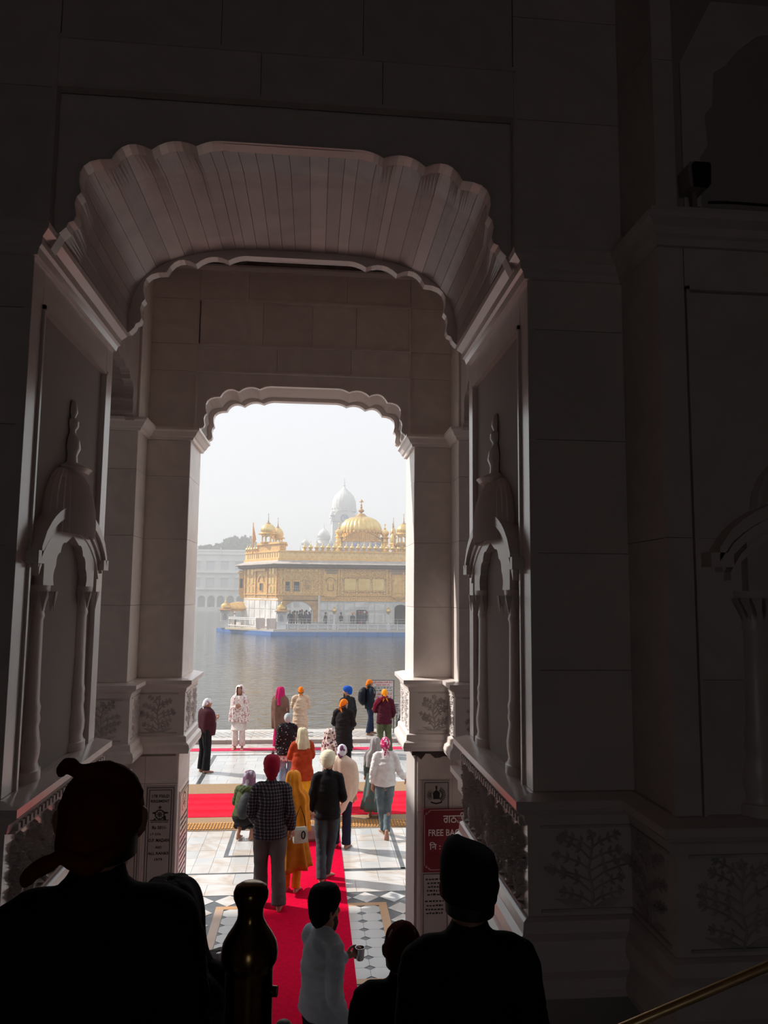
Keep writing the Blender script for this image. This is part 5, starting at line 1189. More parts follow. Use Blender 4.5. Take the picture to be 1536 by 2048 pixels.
# --- a: white headscarf, maroon shawl, black trousers, at left pillar
t, J = person('bare-footed person in maroon shawl, black trousers and white headscarf beside the left pillar', -2.25, 16.93, 0, 1.58, -.9, lean=.05, elbL=(-.03, .10, -.22), wrL=(.08, .25, -.15), elbR=(.03, .10, -.22), wrR=(-.08, .25, -.15))
trousers(J, t, BLK, .03); ramaal(J, t, grid_cloth('white_print', (.68, .68, .72), (.30, .25, .42), 24, .60, mode='floral'), seed=2)
drape(J, t, 'shawl', cloth('maroon_shawl', (.06, .018, .026)), [(0, .02, 1.50, .07, .07), (0, .02, 1.46, .16, .11), (0, .03, 1.38, .24, .16), (0, .05, 1.2, .25, .19), (0, .06, 1.0, .24, .19), (0, .06, .82, .22, .17, .04)], k=6, amp=.012, seed=4)
mb = MB(); limb(mb, [(.17, -.02, 1.0), (.20, -.04, .75), (.19, -.02, .50), (.2, 0, .36)], [(.04, .07), (.035, .06), (.03, .05), (.02, .05)], 10, 3); scaled(mb, J); remesh(mb, 'shawl_tail', BLK, t, .012, wrinkle(.008, (20, 20, 10)))
# --- b: woman in white facing the camera
FLW = grid_cloth('white_floral', (.74, .66, .63), (.45, .24, .24), 22, .66, mode='floral')
t, J = person('smiling woman in pale floral suit and white dupatta facing the camera on the kerb edge', -1.74, 19.36, 0, 1.56, PI-.1, elbL=(-.05, .02, -.26), wrL=(.10, .20, -.20), elbR=(.05, .02, -.26), wrR=(-.10, .20, -.22), sw=.155)
eyes(J, t); hair(J, t, low=-.1); trousers(J, t, cloth('blush_trousers', (.72, .62, .58)), .022, to=.96)
top(J, t, cloth('blush_kameez', (.76, .68, .64), vscale=9), hem=-.40, loose=.014, flare=.05, amp=.006, seed=5, name='kameez'); veil(J, t, FLW, name='dupatta', down=.62, wide=.23, amp=.016, seed=6)
mb = MB(); P_ = J['HP']; limb(mb, [P_(-.020, .0925, -.065), P_(0, .099, -.068), P_(.020, .0925, -.065)], [.004, .005, .004], 6, 2); scaled(mb, J); mb.build('lips', mat('lip_red', (.45, .08, .07), .4), t, smooth=True)
# --- c: magenta headscarf, brown shawl
t, J = person('person in magenta headscarf and long brown shawl at the water, left of the cream kurta', -.74, 19.3, 0, 1.52, -.35, elbL=(-.03, .05, -.26), wrL=(.0, .2, -.38))
MG = cloth('magenta_cloth', (.52, .02, .12)); trousers(J, t, MG, .03); veil(J, t, MG, down=.12, wide=.17, seed=8)
drape(J, t, 'shawl', cloth('brown_shawl', (.13, .065, .05), (.20, .11, .08), vscale=6), [(0, .0, 1.50, .08, .08), (0, .0, 1.45, .18, .12), (0, .01, 1.36, .24, .16), (0, .03, 1.1, .26, .19), (0, .03, .8, .25, .19), (0, .02, .52, .23, .18, -.08)], k=7, amp=.014, seed=9, tw=2)
# --- d: cream kurta, orange cap
t, J = person('man in cream kurta and orange headscarf standing at the water, seen from behind', -.24, 19.6, 0, 1.50, 0, elbL=(-.06, .06, -.26), wrL=(.02, .22, -.28), elbR=(.06, .06, -.26), wrR=(-.02, .22, -.28), sw=.175)
hair(J, t); trousers(J, t, CRM, .03); top(J, t, cloth('cream_kurta', (.66, .50, .37), (.58, .43, .31)), hem=-.42, loose=.045, flare=.035, amp=.012, seed=10, name='kurta', belly=.03); ramaal(J, t, ORG, low=-.03, seed=1)
# --- e: black dotted jacket
t, J = person('woman in black dotted jacket, white lace hem, jeans and pale grey scarf', -.44, 15.6, 0, 1.46, .1, elbR=(.05, .1, -.2), wrR=(-.02, .28, -.1), sw=.155)
trousers(J, t, cloth('light_jeans', (.13, .24, .36), (.30, .42, .52), vscale=6), .03); drape(J, t, 'lace_hem', grid_cloth('lace', (.6, .55, .53), (.12, .08, .08), 22, .30, mode='dots'), [(0, 0, 1.0, .14, .10), (0, 0, .8, .19, .14), (0, 0, .62, .22, .16)], k=11, amp=.02, seed=3)
top(J, t, grid_cloth('black_dotted', (.016, .015, .018), (.38, .34, .30), 20, .17, mode='dots'), hem=-.16, loose=.05, flare=.03, amp=.01, seed=12, name='jacket'); ramaal(J, t, cloth('pale_grey_scarf', (.42, .48, .50)), low=-.09, tail=False, seed=4)
mb = MB(); mb.box(-.36, -.30, -.08, .12, .62, .82); limb(mb, [(-.33, -.06, .8), (-.32, .0, .95), (-.33, .08, .8)], [.008, .008, .008], 6, 4); HB = remesh(scaled(mb, J), 'handbag', cloth('brown_leather', (.06, .03, .025), rough=.4), t, .01, None, 2)
# --- f: rust cardigan
t, J = person('woman in rust red cardigan, cream scarf and long yellow skirt with folded hands', -.12, 13.62, 0, 1.50, .15, elbL=(-.07, .08, -.24), wrL=(-.02, .26, -.12), elbR=(.05, .08, -.24), wrR=(-.1, .26, -.14), sw=.16)
YEL = cloth('yellow_silk', (.85, .48, .04), (.75, .36, .02), rough=.5); drape(J, t, 'skirt', YEL, [(0, 0, 1.08, .13, .10), (0, 0, .95, .19, .14), (0, 0, .7, .21, .17), (0, 0, .4, .22, .18), (0, 0, .1, .25, .20)], k=9, amp=.022, seed=14, z0=1.1, z1=.1)
top(J, t, cloth('rust_wool', (.40, .055, .018), (.30, .035, .012)), hem=-.20, loose=.05, flare=.045, amp=.006, seed=15, name='cardigan', belly=.02, vox=.014); veil(J, t, cloth('cream_scarf', (.58, .52, .36)), down=.0, wide=.15, seed=16, amp=.014)
# --- g: patterned shawl, profile
t, J = person('woman in white and maroon patterned shawl, face in profile looking right', .37, 14.0, 0, 1.42, -1.25, elbL=(-.02, .12, -.22), wrL=(.1, .28, -.18), sw=.16)
eyes(J, t); hair(J, t); drape(J, t, 'skirt', cloth('grey_skirt', (.30, .25, .24)), [(0, 0, 1.0, .14, .12), (0, 0, .6, .18, .16), (0, 0, .1, .22, .2)], k=8, amp=.02, seed=1)
veil(J, t, grid_cloth('maroon_floral', (.62, .52, .47), (.13, .035, .055), 22, .68, mode='floral'), down=.40, wide=.24, seed=17, name='shawl')
# --- h: blue turban
t, J = person('bearded man in blue turban and black coat looking left, at the water', .90, 18.6, 0, 1.60, .5, turn=.9)
eyes(J, t); trousers(J, t, BLK); top(J, t, cloth('charcoal_coat', (.022, .026, .028)), hem=-.3, loose=.035, seed=18, name='coat'); dastar(J, t, cloth('blue_turban', (.015, .09, .45))); beard(J, t, BEARD)
# --- i: orange scarf with long black coat
t, J = person('man in long black coat, glasses and orange headscarf turned to the right', .74, 16.9, 0, 1.56, -.35, elbL=(-.08, .03, -.26), wrL=(-.04, .2, -.33), elbR=(.06, .03, -.26), wrR=(.02, .22, -.3), turn=-.6, sw=.175)
eyes(J, t); hair(J, t); trousers(J, t, BLK, .035); top(J, t, cloth('black_coat', (.017, .015, .015)), hem=-.36, loose=.055, flare=.03, seed=19, name='coat', amp=.01); ramaal(J, t, ORG, seed=5, knot=1.3)
P_ = J['HP']; mb = MB()
for sg in (-1, 1): limb(mb, [P_(sg*.012, .098, .015), P_(sg*.05, .09, .018), P_(sg*.078, .06, .02), P_(sg*.084, 0, .02)], [.003, .003, .003, .003], 6, 3)
scaled(mb, J).build('glasses', BLK, t)
# --- j: cream shawl
t, J = person('man wrapped in cream shawl with purple and white headscarf, navy trousers', .50, 11.9, 0, 1.56, -.25, sw=.168)
trousers(J, t, NAVY, .02); ramaal(J, t, grid_cloth('purple_print', (.62, .60, .66), (.16, .05, .11), 12, .66, mode='floral'), seed=7, low=-.07)
drape(J, t, 'shawl', cloth('cream_shawl', (.66, .50, .40), (.60, .45, .35)), [(0, .0, 1.52, .07, .07), (0, .0, 1.46, .17, .12), (.01, .01, 1.38, .245, .15), (.02, .02, 1.15, .27, .18), (.02, .02, .92, .26, .18, .05), (0, .02, .70, .22, .16, .12), (-.02, .02, .55, .17, .13, .14)], k=5, amp=.012, seed=20, tw=1.5)
# --- k: black sweater and white turban
t, J = person('man in black sweater, dark jeans and creamy white turban walking on the red carpet', .262, 10.65, 0, 1.69, 0, elbL=(-.07, -.02, -.27), wrL=(-.09, .04, -.50), elbR=(.07, -.04, -.26), wrR=(.06, .16, -.36), kneeL=(-.08, -.02, .50), ankL=(-.07, -.16, .075), kneeR=(.06, .05, .49), ankR=(-.01, .06, .075), turn=-.3, footR=-.5, footL=-.2)
trousers(J, t, DKJ, .014, .006); top(J, t, BLK, hem=-.09, loose=.02, seed=21, name='sweater', amp=.006); dastar(J, t, cloth('cream_turban', (.72, .66, .50), (.64, .58, .43))); beard(J, t, BEARD)
# --- l: man with backpack on the kerb
t, J = person('man with black backpack, dark jeans and small orange headscarf standing on the kerb', 1.60, 20.6, .1, 1.47, -1.2, lean=-.05, ankL=(-.1, .12, .075), ankR=(.1, -.1, .075), sw=.16)
trousers(J, t, cloth('navy_jeans', (.025, .035, .07)), .02); hair(J, t); top(J, t, cloth('night_jacket', (.018, .025, .035)), hem=-.12, loose=.04, seed=22, name='jacket'); ramaal(J, t, ORG, seed=9, knot=1.2)
mb = MB(); limb(mb, [(0, -.24, .98), (0, -.28, 1.1), (0, -.27, 1.3), (0, -.2, 1.42)], [(.13, .09), (.15, .12), (.14, .11), (.08, .06)], 18, 3)
for sg in (-1, 1): limb(mb, [(sg*.09, -.15, 1.4), (sg*.11, .0, 1.47), (sg*.11, .12, 1.36), (sg*.12, .1, 1.15), (sg*.12, -.1, 1.02)], [.018]*5, 8, 3)
remesh(scaled(mb, J), 'backpack', cloth('black_backpack', (.010, .012, .02), rough=.5), t, .014, wrinkle(.004))
# --- m: maroon sweater
t, J = person('man in maroon sweater, olive trousers and orange headscarf in front of the notice board', 1.80, 18.6, 0, 1.56, 0, elbL=(-.06, .06, -.26), wrL=(-.02, .24, -.22), elbR=(.08, .02, -.27), wrR=(.06, .16, -.42), ankL=(-.12, 0, .075), ankR=(.14, 0, .075), sw=.175)
trousers(J, t, OLV, .03, .006); hair(J, t); top(J, t, MAR, hem=-.12, loose=.045, seed=23, name='sweater', amp=.01); ramaal(J, t, cloth('amber_cloth', (.9, .32, .02)), seed=11, knot=1.5)
mb = MB(); limb(mb, [(-.16, .05, 1.44), (-.10, -.12, 1.46), (-.02, -.10, 1.50), (.08, -.06, 1.50)], [.03, .045, .035, .02], 10, 3); limb(mb, [(-.14, -.08, 1.44), (-.26, -.12, 1.30), (-.30, -.1, 1.12)], [(.07, .05), (.05, .03), (.02, .02)], 10, 3); remesh(scaled(mb, J), 'shoulder_scarf', cloth('wine_scarf', (.22, .018, .04)), t, .012, wrinkle(.01, (18, 18, 14)))
# --- n: white shirt, walking away
t, J = person('man in white shirt and faded jeans walking away barefoot, pink patterned headscarf', 1.215, 12.35, 0, 1.58, .05, elbL=(-.07, -.03, -.26), wrL=(-.05, .05, -.50), elbR=(.09, -.04, -.25), wrR=(.22, .06, -.42), kneeL=(-.06, .06, .52), ankL=(.02, .22, .075), kneeR=(.06, .06, .50), ankR=(.02, -.12, .15), liftR=1.2, curl=.25, palmR=V3(0, 1, -.3))
trousers(J, t, cloth('faded_jeans', (.075, .105, .125), (.14, .18, .20), vscale=6), .010, .006); top(J, t, WHC, hem=-.03, loose=.032, sleeve=.75, seed=24, name='shirt', amp=.013, puff=.03); hair(J, t); ramaal(J, t, grid_cloth('pink_paisley', (.46, .02, .11), (.72, .55, .62), 24, .66, mode='floral'), seed=13, low=-.08)
mb = MB(); limb(mb, [J['sp'](.045), J['sp'](.075)], [(.172, .130), (.170, .128)], 24, 1); scaled(mb, J).build('belt', BLK, t)
# --- o: green patterned dress, behind n
t, J = person('woman in grey-green embroidered long dress half hidden behind the white shirt man', 1.15, 13.45, 0, 1.36, -.2, sw=.155)
DR = grid_cloth('green_embroidered', (.085, .125, .12), (.25, .07, .06), 14, .55, mode='floral'); drape(J, t, 'dress', DR, [(0, 0, 1.40, .12, .09), (0, 0, 1.2, .17, .13), (0, 0, .95, .17, .14), (0, 0, .6, .22, .18), (0, 0, .18, .30, .24)], k=8, amp=.02, seed=25)
veil(J, t, cloth('grey_shawl', (.32, .31, .31)), down=.34, wide=.24, seed=26, name='shawl'); top(J, t, DR, hem=-.1, loose=.02, seed=1, name='bodice')
# --- p: person crouching/climbing at the right pillar edge
t, J = person('dark-trousered person kneeling on the kerb, mostly hidden behind the right pillar', 2.42, 20.0, .10, 1.5, -.5, hipz=.42, lean=.7, kneeL=(-.14, .28, .36), ankL=(-.10, -.02, .075), kneeR=(.12, .22, .30), ankR=(.05, -.32, .0), liftR=1.3, elbL=(-.02, .2, -.2), wrL=(0, .36, -.3), elbR=(.02, .2, -.2), wrR=(0, .36, -.3))
trousers(J, t, BLK, .03); top(J, t, BLK, hem=-.06, loose=.03, name='jacket'); hair(J, t)
# --- q: crouching woman in puffer jacket
t, J = person('woman in quilted olive jacket crouching at the near edge of the carpet, mauve scarf', -.99, 12.38, 0, 1.52, -.35, hipz=.40, lean=.34, pel=(0, -.05), kneeL=(-.13, .28, .47), ankL=(-.10, -.02, .085), kneeR=(.12, .26, .45), ankR=(.12, .04, .075), elbL=(-.10, .06, -.24), wrL=(.02, .28, -.30), elbR=(.07, .14, -.2), wrR=(-.02, .34, -.16), nod=.3, sw=.155)
QJ = cloth('olive_quilt', (.042, .056, .022), (.06, .078, .034)); 
def quilt(c):
    z = c.z*1.0-c.y*.35; return .010*(abs(math.sin(z*PI/.055))**.5-.5)+.006*noise.noise(c*14)
trousers(J, t, BLK, .045, to=.72); top(J, t, QJ, hem=.05, loose=.045, seed=27, name='quilted_jacket', disp=quilt, vox=.011)
mb = MB(); hp = J['sp'](.50); limb(mb, [hp+V3(-.13, -.02, .0), hp+V3(-.08, -.09, .0), hp+V3(0, -.12, -.01), hp+V3(.08, -.09, 0), hp+V3(.13, -.02, 0)], [.05, .065, .075, .065, .05], 12, 3); remesh(scaled(mb, J), 'hood', QJ, t, .012, lambda c: .006*math.sin(c.x*90)*math.sin(c.z*90))
veil(J, t, grid_cloth('mauve_scarf', (.16, .09, .14), (.34, .34, .38), 9, .66, mode='floral'), down=0, wide=.13, amp=.006, seed=28)
mb = MB(); sp = J['sp']; limb(mb, [sp(.08)+V3(.07, -.2, 0), sp(.2)+V3(.07, -.23, 0), sp(.36)+V3(.07, -.21, 0), sp(.44)+V3(.06, -.15, 0)], [(.09, .06), (.11, .08), (.10, .07), (.05, .04)], 16, 3); limb(mb, [sp(.44)+V3(.02, -.12, 0), sp(.53)+V3(.05, 0, 0), sp(.45)+V3(.08, .1, 0)], [.014]*3, 8, 3); remesh(scaled(mb, J), 'backpack', cloth('grey_backpack', (.03, .032, .036), rough=.6), t, .012, wrinkle(.003))
# --- r: plaid shirt
PLD = grid_cloth('plaid_shirt', (.014, .013, .018), (.20, .16, .17), 26, .28, (.055, .045, .055))
t, J = person('man in dark plaid shirt and grey trousers with deep crimson turban, back to camera', -.46, 9.78, 0, 1.79, .06, elbL=(-.07, .0, -.27), wrL=(-.02, .16, -.42), elbR=(.065, -.05, -.26), wrR=(.085, .03, -.49), ankL=(-.10, .10, .075), kneeL=(-.10, .06, .50), ankR=(.12, -.10, .075), kneeR=(.10, -.02, .50), lean=-.03, sw=.168)
trousers(J, t, cloth('grey_trousers', (.075, .065, .065), (.095, .083, .083), vscale=4), .026, .005); top(J, t, PLD, hem=-.10, loose=.032, flare=.01, seed=30, name='plaid_shirt', amp=.007); dastar(J, t, cloth('crimson_turban', (.22, .006, .022)), 'tall', scale=.92); beard(J, t, BEARD)
# --- s: orange-ochre veil
OCH = cloth('ochre_silk', (.66, .24, .015), (.55, .17, .01), rough=.6)
t, J = person('woman veiled in ochre orange shawl over a long ochre dress, beside the plaid shirt man', -.20, 10.28, 0, 1.52, -.1, elbR=(.03, .05, -.24), wrR=(.10, .18, -.32), kneeL=(-.08, .04, .47), ankL=(-.08, .0, .075), ankR=(.08, -.08, .09), lean=.04, sw=.155)
trousers(J, t, OCH, .012, name='trousers'); drape(J, t, 'dress', cloth('ochre_dress', (.45, .15, .015), (.36, .11, .01)), [(0, 0, 1.42, .12, .09), (0, 0, 1.2, .17, .13), (0, 0, 1.0, .18, .14), (0, 0, .7, .22, .18), (0, -.01, .34, .29, .23, .03)], k=7, amp=.022, seed=31, z0=1.3, z1=.3)
veil(J, t, OCH, down=.50, wide=.235, amp=.016, seed=32, name='veil', k=7)
# --- t: light blue shirt, black turban, cup
t, J = person('man in light blue shirt and black turban holding a small steel tumbler', .125, 5.7, 0, 1.72, -.95, elbR=(.03, -.03, -.27), wrR=(.03, .07, -.50), elbL=(-.02, .06, -.26), wrL=(.02, .31, -.24), turn=-.1, sw=.145, curl=.9, vox=.009, palmL=V3(1, 0, .2))
trousers(J, t, cloth('ink_trousers', (.018, .02, .035))); top(J, t, cloth('light_blue_shirt', (.50, .62, .72), (.42, .54, .64), vscale=5), hem=-.02, loose=.034, seed=33, name='shirt', amp=.010, vox=.011); dastar(J, t, cloth('black_turban', (.008, .008, .010)), 'tall', scale=.95); beard(J, t, BEARD)
wp = (J['wL']+(J['wL']-J['elL']).normalized()*.075)*J['s']+V3(.03, .03, 0)
CUP = mat('steel', (.5, .5, .52), .25, metal=1)
TU = thing('tumbler', 'small steel tumbler held out by the man in the light blue shirt', 'tumbler', tuple(t.matrix_basis @ wp-V3(0, 0, .045))); MB().lathe([(.026, 0), (.030, .01), (.036, .09), (.033, .09), (.027, .012), (0, .01)], (0, 0, 0), 18).build('cup', CUP, TU, smooth=.7)
# --- foreground silhouettes on the stair
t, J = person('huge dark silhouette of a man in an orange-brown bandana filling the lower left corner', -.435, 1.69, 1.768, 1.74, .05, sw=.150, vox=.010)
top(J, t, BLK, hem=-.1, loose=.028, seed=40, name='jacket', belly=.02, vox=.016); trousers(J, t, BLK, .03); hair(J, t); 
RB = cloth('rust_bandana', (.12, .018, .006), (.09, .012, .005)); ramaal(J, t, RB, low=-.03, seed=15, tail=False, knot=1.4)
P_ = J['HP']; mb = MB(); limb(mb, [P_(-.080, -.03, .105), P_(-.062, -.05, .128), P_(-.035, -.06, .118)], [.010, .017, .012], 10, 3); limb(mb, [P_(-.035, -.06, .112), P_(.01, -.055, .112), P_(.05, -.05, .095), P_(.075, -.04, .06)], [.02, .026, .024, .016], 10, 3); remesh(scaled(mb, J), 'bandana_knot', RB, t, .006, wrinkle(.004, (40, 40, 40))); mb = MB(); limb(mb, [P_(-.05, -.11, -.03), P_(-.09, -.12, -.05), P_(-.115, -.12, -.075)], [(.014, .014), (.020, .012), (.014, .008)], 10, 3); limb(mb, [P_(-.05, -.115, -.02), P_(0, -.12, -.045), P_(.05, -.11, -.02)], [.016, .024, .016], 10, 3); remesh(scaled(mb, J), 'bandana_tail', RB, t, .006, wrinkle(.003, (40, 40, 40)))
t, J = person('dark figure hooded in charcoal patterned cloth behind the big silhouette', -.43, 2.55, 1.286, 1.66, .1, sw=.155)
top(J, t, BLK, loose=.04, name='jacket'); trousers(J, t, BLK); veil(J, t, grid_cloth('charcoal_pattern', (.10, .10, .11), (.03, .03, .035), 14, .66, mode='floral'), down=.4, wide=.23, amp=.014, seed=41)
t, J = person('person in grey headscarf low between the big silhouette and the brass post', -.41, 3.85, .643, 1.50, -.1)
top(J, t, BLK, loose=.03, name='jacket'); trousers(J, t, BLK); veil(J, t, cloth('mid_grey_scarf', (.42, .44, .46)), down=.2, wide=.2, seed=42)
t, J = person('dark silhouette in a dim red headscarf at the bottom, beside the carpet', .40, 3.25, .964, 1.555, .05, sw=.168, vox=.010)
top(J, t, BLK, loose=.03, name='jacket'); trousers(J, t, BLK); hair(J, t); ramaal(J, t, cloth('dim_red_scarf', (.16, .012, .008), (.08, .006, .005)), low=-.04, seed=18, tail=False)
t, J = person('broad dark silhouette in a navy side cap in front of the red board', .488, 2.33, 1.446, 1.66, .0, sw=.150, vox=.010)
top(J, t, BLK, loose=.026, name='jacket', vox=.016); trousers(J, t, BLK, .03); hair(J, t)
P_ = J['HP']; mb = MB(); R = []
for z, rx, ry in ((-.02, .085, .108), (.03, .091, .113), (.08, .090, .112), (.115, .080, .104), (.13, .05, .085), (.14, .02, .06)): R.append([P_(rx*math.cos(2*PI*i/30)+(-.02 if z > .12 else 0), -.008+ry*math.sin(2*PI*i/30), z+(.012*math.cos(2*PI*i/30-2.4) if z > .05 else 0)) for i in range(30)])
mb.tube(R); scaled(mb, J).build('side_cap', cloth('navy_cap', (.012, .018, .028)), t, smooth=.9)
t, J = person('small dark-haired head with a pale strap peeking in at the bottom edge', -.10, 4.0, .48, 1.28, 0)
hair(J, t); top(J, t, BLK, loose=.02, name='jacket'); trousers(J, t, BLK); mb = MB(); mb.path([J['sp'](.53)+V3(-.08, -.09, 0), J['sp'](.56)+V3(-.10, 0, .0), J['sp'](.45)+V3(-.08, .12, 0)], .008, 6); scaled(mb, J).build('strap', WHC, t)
# white handbag of the ochre woman, tote on the carpet
HBG = thing('handbag', 'white handbag with black handle cut-out hanging beside the ochre-veiled woman', 'handbag', (-.09, 10.0, .70), .25)
mb = MB(); mb.tube([[(sx*w_, sy*d_, z) for sx, sy in ((-1, -1), (1, -1), (1, 1), (-1, 1))] for w_, d_, z in ((.085, .035, 0), (.09, .04, .03), (.085, .035, .16), (.075, .02, .19))]); mb.build('bag_body', cloth('white_leather', (.55, .56, .48), rough=.4), HBG)
mb = MB(); mb.path([(.03+.022*math.cos(a), -.042, .10+.045*math.sin(a)) for a in [PI*i/8 for i in range(17)]], .007, 6); mb.build('handle', BLK, HBG); mb = MB(); mb.path([(-.07, 0, .18), (-.06, 0, .32), (0, .03, .44), (.05, 0, .3), (.07, 0, .18)], .006, 6); mb.build('strap', BLK, HBG)
TT = thing('tote_bag', 'grey-mauve tote with bunched handles set on the red carpet', 'bag', (.10, 12.3, .014), .1)
mb = MB(); mb.tube([[(sx*w_, sy*d_, z) for sx, sy in ((-1, -1), (-.3, -1.1), (.4, -1), (1, -1), (1, 1), (-1, 1))] for w_, d_, z in ((.14, .07, 0), (.17, .09, .04), (.16, .08, .16), (.13, .05, .22))]); mb.build('bag_body', cloth('mauve_canvas', (.30, .24, .23)), TT); mb = MB(); mb.path([(-.12, 0, .2), (-.08, -.02, .34), (.03, 0, .30), (.10, 0, .36), (.13, 0, .2)], .018, 8); mb.build('handle', cloth('pale_handle', (.55, .50, .50)), TT)
# ================================================================ WRITING, PLAQUES AND SMALL THINGS
INK = mat('black_lettering', (.012, .012, .012), .6); PAINTW = mat('white_lettering', (.80, .78, .74), .6)
def text(s, size, par, name, m, loc, rot=(PI/2, 0, 0), w=None, align='CENTER', ex=.0012, sx=1.0):
    cu = bpy.data.curves.new(name, 'FONT'); cu.body = s; cu.size = size; cu.align_x = align; cu.extrude = ex; cu.space_line = 1.0; cu.resolution_u = 3; cu.offset = .02*size*(1 if m is INK else .5)
    t = bpy.data.objects.new('tmp', cu); C.objects.link(t); dg = bpy.context.evaluated_depsgraph_get(); me = bpy.data.meshes.new_from_object(t.evaluated_get(dg)); bpy.data.objects.remove(t)
    if len(me.vertices) == 0: return None
    xs_ = [v.co.x for v in me.vertices]; wd = max(xs_)-min(xs_)
    k_ = (w/wd if w and wd > 0 else 1)*sx
    for v in me.vertices: v.co.x *= k_
    me.materials.clear(); me.materials.append(m); o = bpy.data.objects.new(name, me); C.objects.link(o); o.location = loc; o.rotation_euler = rot
    if par: o.parent = par
    return o
PLQ = mat('plaque_marble', (.50, .46, .44), .45, vcol=(.42, .38, .36), vscale=3)
def plaque(name, label, x0, x1, z0, z1, y, frames=2):
    t = thing(name, label, 'plaque', ((x0+x1)/2, y, z0)); w_, h = (x1-x0)/2, z1-z0
    MB().box(-w_, w_, 0, .012, 0, h).build('slab', PLQ, t)
    for k_ in range(frames):
        i = .012+.022*k_; b = .006; mb = MB(); mb.box(-w_+i, w_-i, -.001, 0, i, i+b).box(-w_+i, w_-i, -.001, 0, h-i-b, h-i).box(-w_+i, -w_+i+b, -.001, 0, i, h-i).box(w_-i-b, w_-i, -.001, 0, i, h-i); mb.build('inlay_frame', INK, t)
    return t, w_, h
t, w_, h = plaque('inscribed_plaque', 'tall black-framed inscribed marble plaque with gun and star emblem on the left pillar', -1.52, -1.245, .98, 2.03, 7.484)
zt = h-.105
for s, sz, z, wd in (('178 FIELD', .036, zt, .16), ('REGIMENT', .034, zt-.045, .17), ('Rs 501/-', .038, .66, .13), ('LT COL', .026, .605, .10), ('O.P. MADAN', .040, .545, .19), ('AND', .030, .485, .06), ('ALL RANKS', .034, .43, .19), ('1979', .032, .375, .07)):
    text(s, sz, t, 'lettering', INK, (-.03 if s == 'LT COL' else 0, -.001, z), w=wd)
mb = MB(); st = [(.02*(1 if i % 2 == 0 else .42)*math.sin(PI*i/5), .02*(1 if i % 2 == 0 else .42)*math.cos(PI*i/5)+.855) for i in range(10)]; mb.prism(st, FY(0), 0, .0015)
n = 20
for r0_, r1_ in ((.036, .046), (.014, .020)):
    a = [(r1_*math.cos(2*PI*i/n), .79+r1_*math.sin(2*PI*i/n)) for i in range(n)]; b = [(r0_*math.cos(2*PI*i/n), .79+r0_*math.sin(2*PI*i/n)) for i in range(n)]
    for i in range(n): j = (i+1) % n; mb.prism([a[i], a[j], b[j], b[i]], FY(0), 0, .0015)
for i in range(4): c, s_ = math.cos(PI*i/4), math.sin(PI*i/4); mb.prism([(-.036*c-.002*s_, .79-.036*s_+.002*c), (.036*c-.002*s_, .79+.036*s_+.002*c), (.036*c+.002*s_, .79+.036*s_-.002*c), (-.036*c+.002*s_, .79-.036*s_-.002*c)], FY(0), 0, .0015)
mb.prism([(-.068, .80), (-.04, .795), (-.04, .815), (-.068, .81)], FY(0), 0, .0015); mb.prism([(.04, .795), (.075, .80), (.075, .812), (.04, .815)], FY(0), 0, .0015)
mb.prism([(-.085, .735), (.085, .735), (.085, .742), (-.085, .742)], FY(0), 0, .0015); mb.prism([(.03, .745), (.06, .742), (.055, .78), (.045, .78)], FY(0), 0, .0015); mb.prism([(-.06, .742), (-.03, .745), (-.045, .76)], FY(0), 0, .0015)
fixn(mb.build('regiment_emblem', INK, t)); text('SARVATRA IZZAT O IQBAL', .014, t, 'lettering', INK, (0, -.001, .718), w=.16)
plaque('inscribed_plaque', 'dim framed plaque edge between the orange bandana and the gun-emblem plaque', -1.86, -1.56, .9, 1.62, 7.484)
# worn lettering on the two door reveals
def reveal(x, s, label):
    t = thing('inscribed_plaque', label, 'plaque', (x, 7.86, .95)); g = -PI/2 if s < 0 else PI/2
    MB().box(-.006, .006, -.27, .27, 0, 1.0).build('slab', MARBP, t); X = s*.0065
    mb = MB()
    for y0, y1, z0, z1 in ((-.25, -.242, .02, .98), (.242, .25, .02, .98), (-.25, .25, .97, .98), (-.25, .25, .02, .03), (-.22, -.215, .05, .95), (.215, .22, .05, .95), (-.22, .22, .945, .95)): mb.box(min(0, X*1.15), max(0, X*1.15), y0, y1, z0, z1)
    mb.build('inlay_frame', INK, t)
    rn = random.Random(int(x*100)); lines = ['JAI HIND', 'IN LOVING MEMORY', 'OF THE BRAVE MEN', 'WHO SERVED', 'DONATED BY', 'ALL RANKS', 'Rs 1100/-', 'AND FAMILIES', '1979', 'SEWA', 'AMRITSAR', 'PUNJAB']
    # faded, unreadable carved lines
    for i in range(11):
        mb = MB(); y = -.17; z = .70-.055*i
        while y < .17: l = rn.uniform(.012, .03); mb.box(min(0, X*1.12), max(0, X*1.12), y, y+l, z, z+rn.uniform(.014, .024)); y += l+rn.uniform(.006, .014)
        mb.build('worn_lettering', INK, t)
    mb = MB()
    for i in range(22):
        a = PI*2*i/22
        if -.9 < math.sin(a): mb.box(min(0, X*1.12), max(0, X*1.12), .10*math.cos(a)-.008, .10*math.cos(a)+.008, .84+.085*math.sin(a)-.008, .84+.085*math.sin(a)+.008)
    mb.box(min(0, X*1.12), max(0, X*1.12), -.01, .01, .80, .88); mb.box(min(0, X*1.12), max(0, X*1.12), -.04, .04, .82, .835); mb.build('round_emblem', INK, t)
reveal(-1.228, 1, 'bright marble plaque with worn lettering inside the left door jamb'); reveal(1.052, -1, 'marble plaque with slanted worn lettering inside the right door jamb')
